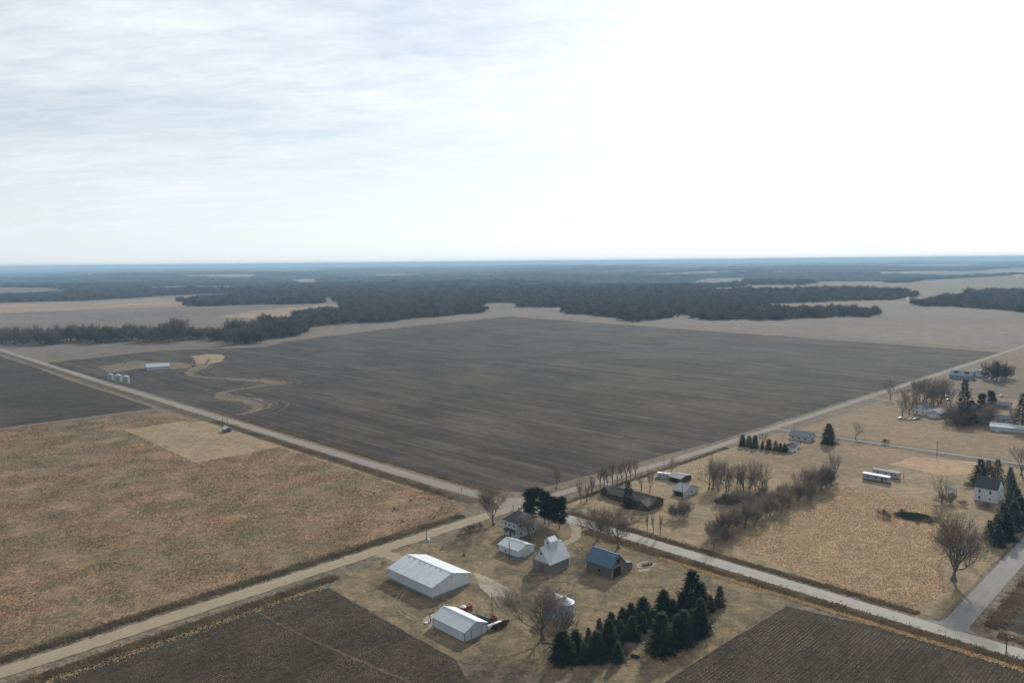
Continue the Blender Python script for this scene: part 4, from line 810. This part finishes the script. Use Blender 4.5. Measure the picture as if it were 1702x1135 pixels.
# far white buildings
for x, y, L, lab in [(1690,459,60,'distant long white building on the right horizon'), (1692,487,45,'far white building beyond the wood at the right edge'), (525,462,40,'far pale farm building in a clearing on the left'), (489,497,22,'far white house among trees above the pale field'), (1243,464,40,'far white building at the edge of the right clearing'), (1335,463,35,'far pale building left of the distant long one')]:
    X, Y = G(x, y); t = thing('far_building', lab, 'building', (X, Y, relief(X, Y)), .1); gable_walls(L, L*.4, 5, 9).build('wall', M['white_paint'], t); ro = gable_roof(L, L*.4, 5, 9, .5, .3).build('roof', M['white_roof'], t)
    for q in (-.25, .25): door(t, L*q, -L*.2, 4, 4, '-y', 'pale_grey')
# ------------------------------------------------------------------ grain bins
def bin_(label, c, r_, h, group):
    t = thing('grain_bin', label, 'grain bin', c, rng.uniform(0,6), group); MB().lathe([(r_,.25),(r_,h)], 28).build('wall', M['galv'], t, False)
    MB().lathe([(r_+.3,0),(r_+.3,.25)], 28).build('foundation', M['concrete'], t)
    ro = MB().lathe([(r_+.15,h-.05),(r_+.15,h+.08),(r_*.15,h+r_*.52)], 28).build('roof', M['galv'], t); MB().lathe([(r_*.16,h+r_*.50),(r_*.18,h+r_*.64),(.1,h+r_*.74)], 12).build('roof_cap', M['silver'], ro)
    m = MB(); 
    for s in (-.22, .22): m.tube((s, -r_-.12, .2), (s, -r_-.12, h), .035, .035, 4)
    for k in range(int(h/.5)): m.tube((-.22, -r_-.12, .4+k*.5), (.22, -r_-.12, .4+k*.5), .025, .025, 4)
    m.build('ladder', M['silver'], t); MB().box(-.5, .5, r_-.1, r_+.06, .5, 2.2).build('door', M['pale_grey'], t)
    return t
bin_('silver grain bin behind the large bare tree, left of two', G(920, 1022), 3.0, 6.0, 'farmyard grain bins'); bin_('silver grain bin showing right of the large bare tree', G(939, 1027), 3.0, 5.4, 'farmyard grain bins')
for x, y, u, lab in [(183.5,631,11,'leftmost and smallest of three silver bins by the left road'), (196,634,13,'middle one of three silver bins by the left road'), (209,637,14,'rightmost of three silver bins by the left road')]:
    bin_(lab, G(x, y), 3.4 if x > 190 else 2.7, hgt(x, y, u)*.78, 'bins by the left road')
# ------------------------------------------------------------------ poles, signs
def pole(label, px, py, up, arm=True, lamp=False):
    t = thing('utility_pole', label, 'pole', G(px, py), AR); h = hgt(px, py, up); MB().tube((0,0,-.2), (0,0,h), .17, .11, 8).build('post', M['pole'], t)
    if arm:
        MB().box(-1.2, 1.2, -.07, .07, h-.75, h-.6).build('crossarm', M['pole'], t)
        for x in (-1.05, -.4, .4, 1.05): MB().lathe([(.05,h-.6),(.06,h-.5),(.02,h-.42)], 6, (x,0)).build('insulator', M['silver'], t)
    if lamp: MB().tube((0,0,h-.2), (1.3,-.2,h), .05, .04, 5).build('lamp_arm', M['silver'], t); MB().lathe([(.12,h-.12),(.25,h-.1),(.1,h+.08)], 8, (1.35,-.2)).build('lamp_head', M['white_paint'], t)
    return t
pole('wooden pole in front of the low white garage', 846.5, 929, 31, False); pole('dark pole beside the machinery behind the small shed', 818, 1022, 37, False)
pole('wooden pole on the grass beside the gravel road above the big shed', 709, 897, 25); pole('wooden utility pole by the street house roof', 1320, 723, 21); pole('wooden utility pole along the upper street', 1557, 760, 26)
pole('left of two little poles by the roadside hut', 370, 705, 12, False); pole('right of two little poles by the roadside hut', 378, 707, 12, False); pole('tall pole on the lawn beside the grey garage', 1134, 859, 52, False); pole('pole beside the mobile trailers in the paddock', 1502, 796, 15, False)
pole('lamp post at the side lane corner, lower right', 1672, 1088, 33, False, True)
def post(label, px, py, h, mat='pole', name='marker_post'):
    t = thing(name, label, 'post', G(px, py), AR); MB().box(-.09, .09, -.09, .09, -.1, h).build('post', M['pole'], t); MB().box(-.3, .3, -.14, -.095, h-.5, h).build('plate', M[mat], t); return t
post('short marker post beside the paved road near the big bare tree', 1081, 914, 1.6, 'pale_grey'); post('small sign post in the ditch by the crossroads', 767, 817, 2.0, 'rust'); post('small marker post by the left gravel road near the drive', 396, 709, 1.6, 'rust'); post('sign post on the verge right of the crossroads bare tree', 853, 848, 2.2, 'rust', 'road_sign')
# ------------------------------------------------------------------ machinery, vehicles, yard clutter
def wheel(t, x, y, r_, w_=.3, hub='silver'):
    m = MB(); m.lathe([(r_*.6,-w_/2),(r_,-w_/2),(r_,w_/2),(r_*.6,w_/2)], 14); m.v = [(x+a, y+c, r_+b) for a, b, c in m.v]; wq = m.build('wheel', M['black'], t)
    m = MB(); m.lathe([(r_*.58,-w_*.52),(r_*.58,w_*.52)], 10); m.v = [(x+a, y+c, r_+b) for a, b, c in m.v]; m.build('hub', M[hub], wq)
def car(label, px, py, rz, mat, L=4.6, truck=False, group=None):
    t = thing('pickup_truck' if truck else 'car', label, 'truck' if truck else 'car', G(px, py), rz, group)
    body = MB().prism([(-L/2,.35),(L/2,.35),(L/2,.8),(L*.42,.92),(L*.2,1.0),(-L*.45,1.0),(-L/2,.9)], -.9, .9); body.v = [(y, x, z) for x, y, z in body.v]; body.f = [tuple(reversed(q)) for q in body.f]; body.build('body', M[mat], t)
    x0, x1 = ((-L*.08, L*.2) if truck else (-L*.4, L*.22))
    cab = MB(); cab.add([(x0,-.82,.995),(x1,-.82,.995),(x1,.82,.995),(x0,.82,.995),(x0+.35,-.68,1.5),(x1-.6,-.68,1.5),(x1-.6,.68,1.5),(x0+.35,.68,1.5)], [(4,5,6,7),(0,1,5,4),(1,2,6,5),(2,3,7,6),(3,0,4,7)]); cab.build('window', M['glass'], t)
    MB().box(x0+.33, x1-.58, -.7, .7, 1.495, 1.56).build('roof', M[mat], t)
    for x in (-L*.31, L*.31):
        for y in (-.82, .82): wheel(t, x, y, .34, .24)
    for y in (-.65, .65): MB().box(L/2, L/2+.03, y-.18, y+.18, .62, .78).build('headlight', M['white_paint'], t)
    return t
car('silver car parked left of the pair in front of the far gabled house', 1497, 697, .2, 'silver'); car('white car parked by the far gabled house', 1514, 698, .3, 'white_paint'); car('dark blue pickup beside the white car at the far gabled house', 1523, 697, .4, 'blue', 5.4, True)
car('dark car parked at the end of the street house', 1349, 724, -.7, 'blue'); car('white van like car beyond the far grove', 1572, 660, .2, 'white_paint'); car('pale car parked in the grass beyond the far grove', 1576, 666, .1, 'silver'); car('silver car parked in front of the camper', 1096, 796, -.5, 'silver')
car('small white car at the far cottage on the right', 1664, 659, .2, 'white_paint'); car('white pickup at the left end of the blue grey house', 1587, 623, .2, 'white_paint', 5.4, True)
t = thing('camper', 'white camper parked beside the dark shed', 'camper', G(1104, 795), math.radians(-30)); MB().prism([(-1.2,.6),(1.2,.6),(1.2,2.9),(1.0,3.1),(-1.0,3.1),(-1.2,2.9)], -3.6, 3.6).build('body', M['white_metal'], t)
for x in (-2, 0, 2): window(t, x, -1.2, 1.6, .9, .7, '-y', frame='silver')
wheel(t, -.6, -1.05, .36); wheel(t, -.6, 1.05, .36); MB().tube((3.6,0,.6), (4.8,0,.5), .06, .06, 6).build('tow_bar', M['black'], t); MB().box(-.8, .2, -.4, .4, 3.1, 3.35).build('roof_vent', M['silver'], t)
# propane tank and the dark wagon beside it
t = thing('propane_tank', 'white propane tank lying beside the small shed', 'tank', G(821, 1044), math.radians(40)); m = MB().lathe([(.05,-2.9),(.45,-2.75),(.62,-2.4),(.62,2.4),(.45,2.75),(.05,2.9)], 18); m.v = [(z, x, y+1.25) for x, y, z in m.v]; m.build('vessel', M['white_paint'], t, True)
for x in (-1.6, 1.6): MB().box(x-.12, x+.12, -.5, .5, 0, .85).build('saddle', M['concrete'], t)
MB().lathe([(.18,1.85),(.18,2.05),(.12,2.1)], 10).build('valve_cover', M['silver'], t)
t = thing('flatbed_wagon', 'dark flat wagon behind the white propane tank', 'wagon', G(829, 1041), math.radians(40)); MB().box(-3.4, 3.4, -1.0, 1.0, .75, .95).build('bed', M['black'], t); MB().box(-3.4, 3.4, -1.04, -.98, .95, 1.9).build('side_board', M['rust'], t)
for x in (-2.1, 2.1):
    for y in (-.9, .9): wheel(t, x, y, .38, .25, 'rust')
MB().tube((3.4,0,.7), (5,0,.4), .06, .06, 6).build('tow_bar', M['black'], t)
# red tractor
t = thing('tractor', 'faded red tractor behind the small white shed', 'tractor', G(774, 1016), math.radians(35)); MB().prism([(-.42,.8),(.42,.8),(.42,1.65),(.3,1.8),(-.3,1.8),(-.42,1.65)], .2, 2.4).build('hood', M['red'], t); MB().prism([(-.35,.6),(.35,.6),(.35,1.2),(-.35,1.2)], -1.2, .25).build('chassis', M['rust'], t)
for y in (-.85, .85): wheel(t, -.8, y, .8, .42, 'red'); wheel(t, 1.8, y*.8, .42, .25, 'red')
MB().box(-.95, -.45, -.3, .3, 1.2, 1.35).build('seat', M['black'], t); MB().tube((1.4,0,1.75), (1.4,0,2.6), .05, .05, 6).build('exhaust_pipe', M['rust'], t); MB().tube((-.1,0,1.7), (-.35,0,1.95), .22, .22, 10).build('steering_wheel', M['black'], t)
for y in (-.85, .85): MB().box(-1.35, -.25, y-.24, y+.24, 1.62, 1.70).build('fender', M['red'], t)
t = thing('seed_hopper', 'round red hopper with a white cone beside the red tractor', 'hopper', G(770, 1018), 0); MB().lathe([(.3,.6),(1.0,1.4),(1.0,2.1)], 14).build('bowl', M['red'], t); MB().lathe([(1.02,2.1),(.3,2.6)], 14).build('lid', M['white_paint'], t); [MB().tube((.8*math.cos(a),.8*math.sin(a),0), (.7*math.cos(a),.7*math.sin(a),1.2), .05, .05, 5).build('leg', M['rust'], t) for a in (0.5, 2.1, 3.7, 5.2)]
t = thing('combine_head', 'dark green harvester head lying behind the small shed', 'implement', G(806, 1030), math.radians(-40)); MB().prism([(-1.1,.25),(1.1,.25),(1.1,.7),(.3,1.5),(-.9,1.6),(-1.1,1.0)], -2.6, 2.6).build('housing', M['green'], t)
for i in range(6): MB().tube((-2.3+i*.92, -1.1, .5), (-2.3+i*.92, -2.2, .2), .3, 0, 6).build('snout', M['green'], t)
MB().tube((-2.5,-.6,1.35), (2.5,-.6,1.35), .22, .22, 8).build('reel', M['rust'], t)
t = thing('disc_harrow', 'rusty disc harrow on the ground beside the dark harvester head', 'implement', G(795, 1025), math.radians(-20)); MB().box(-2, 2, -.12, .12, .7, .85).box(-.1, .1, -1.3, 1.3, .72, .83).build('frame', M['rust'], t)
for y in (-.9, .9):
    for i in range(6): m = MB().lathe([(.02,-.03),(.36,-.02),(.36,.02),(.02,.03)], 10); m.v = [(-1.8+i*.72+z, y+a, .36+b) for a, b, z in m.v]; m.build('disc', M['rust'], t)
t = thing('rusty_cart', 'reddish rusty cart between harvester head and propane tank', 'cart', G(819, 1031), .4); MB().box(-1.3, 1.3, -.7, .7, .6, .72).box(-1.3, 1.3, -.74, -.7, .6, 1.2).box(-1.3, 1.3, .7, .74, .6, 1.2).build('box', M['red'], t); [wheel(t, x, y, .34, .2, 'rust') for x in (-.8, .8) for y in (-.72, .72)]
t = thing('curved_auger', 'curved dark auger pipe standing left of the small white shed', 'auger', G(713, 1036), 0); pp = catmull([(-.6,0,.15),(.4,.1,.4),(.5,.2,1.6),(.1,.3,2.5),(.8,.3,3.4),(1.7,.3,3.3)], 6); m = MB(); [m.tube(pp[i], pp[i+1], .17, .17, 7) for i in range(len(pp)-1)]; m.build('pipe', M['rust'], t); MB().box(-1.3, -.3, -.5, .5, 0, .5).build('base', M['pale_grey'], t)
MB().tube((.45,.2,1.4), (1.2,.9,0), .05, .05, 5).build('prop', M['rust'], t)
t = thing('field_auger', 'slanting grain auger on wheels standing behind the three silver bins', 'auger', G(213, 606), .5); MB().tube((-5,0,.8), (4.5,0,5.6), .3, .3, 8).build('pipe', M['rust'], t); MB().tube((-1,0,2.8), (0,-1.2,.5), .1, .1, 6).tube((-1,0,2.8), (0,1.2,.5), .1, .1, 6).build('undercarriage', M['silver'], t); [wheel(t, 0, y, .5, .3) for y in (-1.3, 1.3)]; MB().lathe([(.3,0),(1.,.9)], 10, (-5.2,0)).build('intake_hopper', M['silver'], t)
t = thing('plank_pile', 'pile of old planks beside the barn lean-to', 'planks', G(1070, 943), .35)
for i in range(9): MB().box(-2.2+rng.uniform(-.4,.4), 2.2+rng.uniform(-.4,.4), -.9+(i%5)*.38, -.62+(i%5)*.38, .02+.13*(i//5), .12+.13*(i//5)).build('plank', M['planks' if i % 3 else 'rust'], t)
t = thing('hay_wagon', 'rusty wagon frame beside the plank pile right of the barn', 'wagon', G(1076, 939), .5); MB().box(-2.2, 2.2, -.8, .8, .7, .82).build('bed', M['rust'], t); [wheel(t, x, y, .4, .2, 'rust') for x in (-1.4, 1.4) for y in (-.75, .75)]
t = thing('water_trough', 'dark trough lying in front of the spruce windbreak', 'trough', G(1056, 1092), -.5); MB().box(-1.2, 1.2, -.45, .45, 0, .08).box(-1.2, 1.2, -.45, -.39, .08, .6).box(-1.2, 1.2, .39, .45, .08, .6).box(-1.2, -1.13, -.39, .39, .08, .6).box(1.13, 1.2, -.39, .39, .08, .6).build('basin', M['black'], t)
t = thing('fallen_log', 'fallen log lying beside the leaning tree', 'log', G(917, 1070), -.35); MB().tube((-3,0,.25), (3,.3,.3), .26, .18, 8).tube((.5,0,.3), (1.6,.9,.7), .1, .04, 5).build('trunk', M['bark'], t)
t = thing('meter_box', 'white box at the foot of the pole by the gravel road', 'box', G(713, 899), AR); MB().box(-.5, .5, -.4, .4, 0, .9).build('cabinet', M['white_paint'], t); MB().box(-.55, .55, -.45, .45, .9, 1.).build('lid', M['pale_grey'], t)
for x, y, lab in [(735, 912, 'dark stump on the grass above the big white shed'), (765, 889, 'dark stump at the left end of the roadside hedge'), (771, 923, 'dark stump on the grass between big shed and garage')]:
    t = thing('tree_stump', lab, 'stump', G(x, y), 0); MB().lathe([(.75,-.1),(.5,.35),(.42,1.1),(.3,1.2)], 9).build('stump', M['bark'], t); MB().tube((.1,0,.9), (1.0,.4,1.6), .12, .05, 5).build('branch', M['bark'], t)
t = thing('blue_shelter', 'small pale blue shelter behind the shrubs left of the white house', 'shelter', G(1581, 819), AR); MB().prism([(-1.5,1.7),(0,2.6),(1.5,1.7),(1.5,1.8),(0,2.7),(-1.5,1.8)], -2, 2).build('roof', M['teal_paint'], t); [MB().box(x-.06, x+.06, y-.06, y+.06, 0, 1.72).build('post', M['pole'], t) for x in (-1.8, 1.8) for y in (-1.35, 1.35)]
t = thing('brush_pile', 'pale heap of brush at the edge of the pond', 'brush pile', G(1541, 867), 0); m = MB()
for i in range(60): a, b_ = r5.uniform(0,6.28), r5.uniform(.3,2.2); m.tube((b_*math.cos(a), b_*math.sin(a)*.7, r5.uniform(0,.8)), (b_*math.cos(a)+r5.uniform(-1.5,1.5), b_*math.sin(a)*.7+r5.uniform(-1,1), r5.uniform(.1,1.2)), .06, .02, 4)
m.build('branches', M['planks'], t)
# ------------------------------------------------------------------ haze
hm = bpy.data.materials.new('haze'); hm.use_nodes = True; n2 = hm.node_tree; n2.nodes.remove(n2.nodes['Principled BSDF']); pv = node(n2, 'ShaderNodeVolumePrincipled')
pv.inputs['Color'].default_value = (.52, .77, 1.0, 1); pv.inputs['Density'].default_value = 9.0e-5; pv.inputs['Anisotropy'].default_value = 0.0
n2.links.new(pv.outputs[0], n2.nodes['Material Output'].inputs['Volume'])
hz = MB().box(-60000, 60000, -30000, 60000, -260, 130).build('haze', hm); hz['kind'] = 'stuff'
# ------------------------------------------------------------------ tell look-alikes apart by their order across the view
ONES = ['', 'first', 'second', 'third', 'fourth', 'fifth', 'sixth', 'seventh', 'eighth', 'ninth', 'tenth', 'eleventh', 'twelfth', 'thirteenth', 'fourteenth', 'fifteenth', 'sixteenth', 'seventeenth', 'eighteenth', 'nineteenth', 'twentieth']
by = {}
for o in S.objects:
    if o.parent is None and 'label' in o and 'group' in o: by.setdefault(o['label'], []).append(o)
for lab, os_ in by.items():
    if 1 < len(os_) <= 26:
        os_.sort(key=lambda o: o.location.x/o.location.y)
        for i, o in enumerate(os_, 1): o['label'] = f"{lab}, {ONES[i] if i <= 20 else 'twenty-'+ONES[i-20]} from the left"
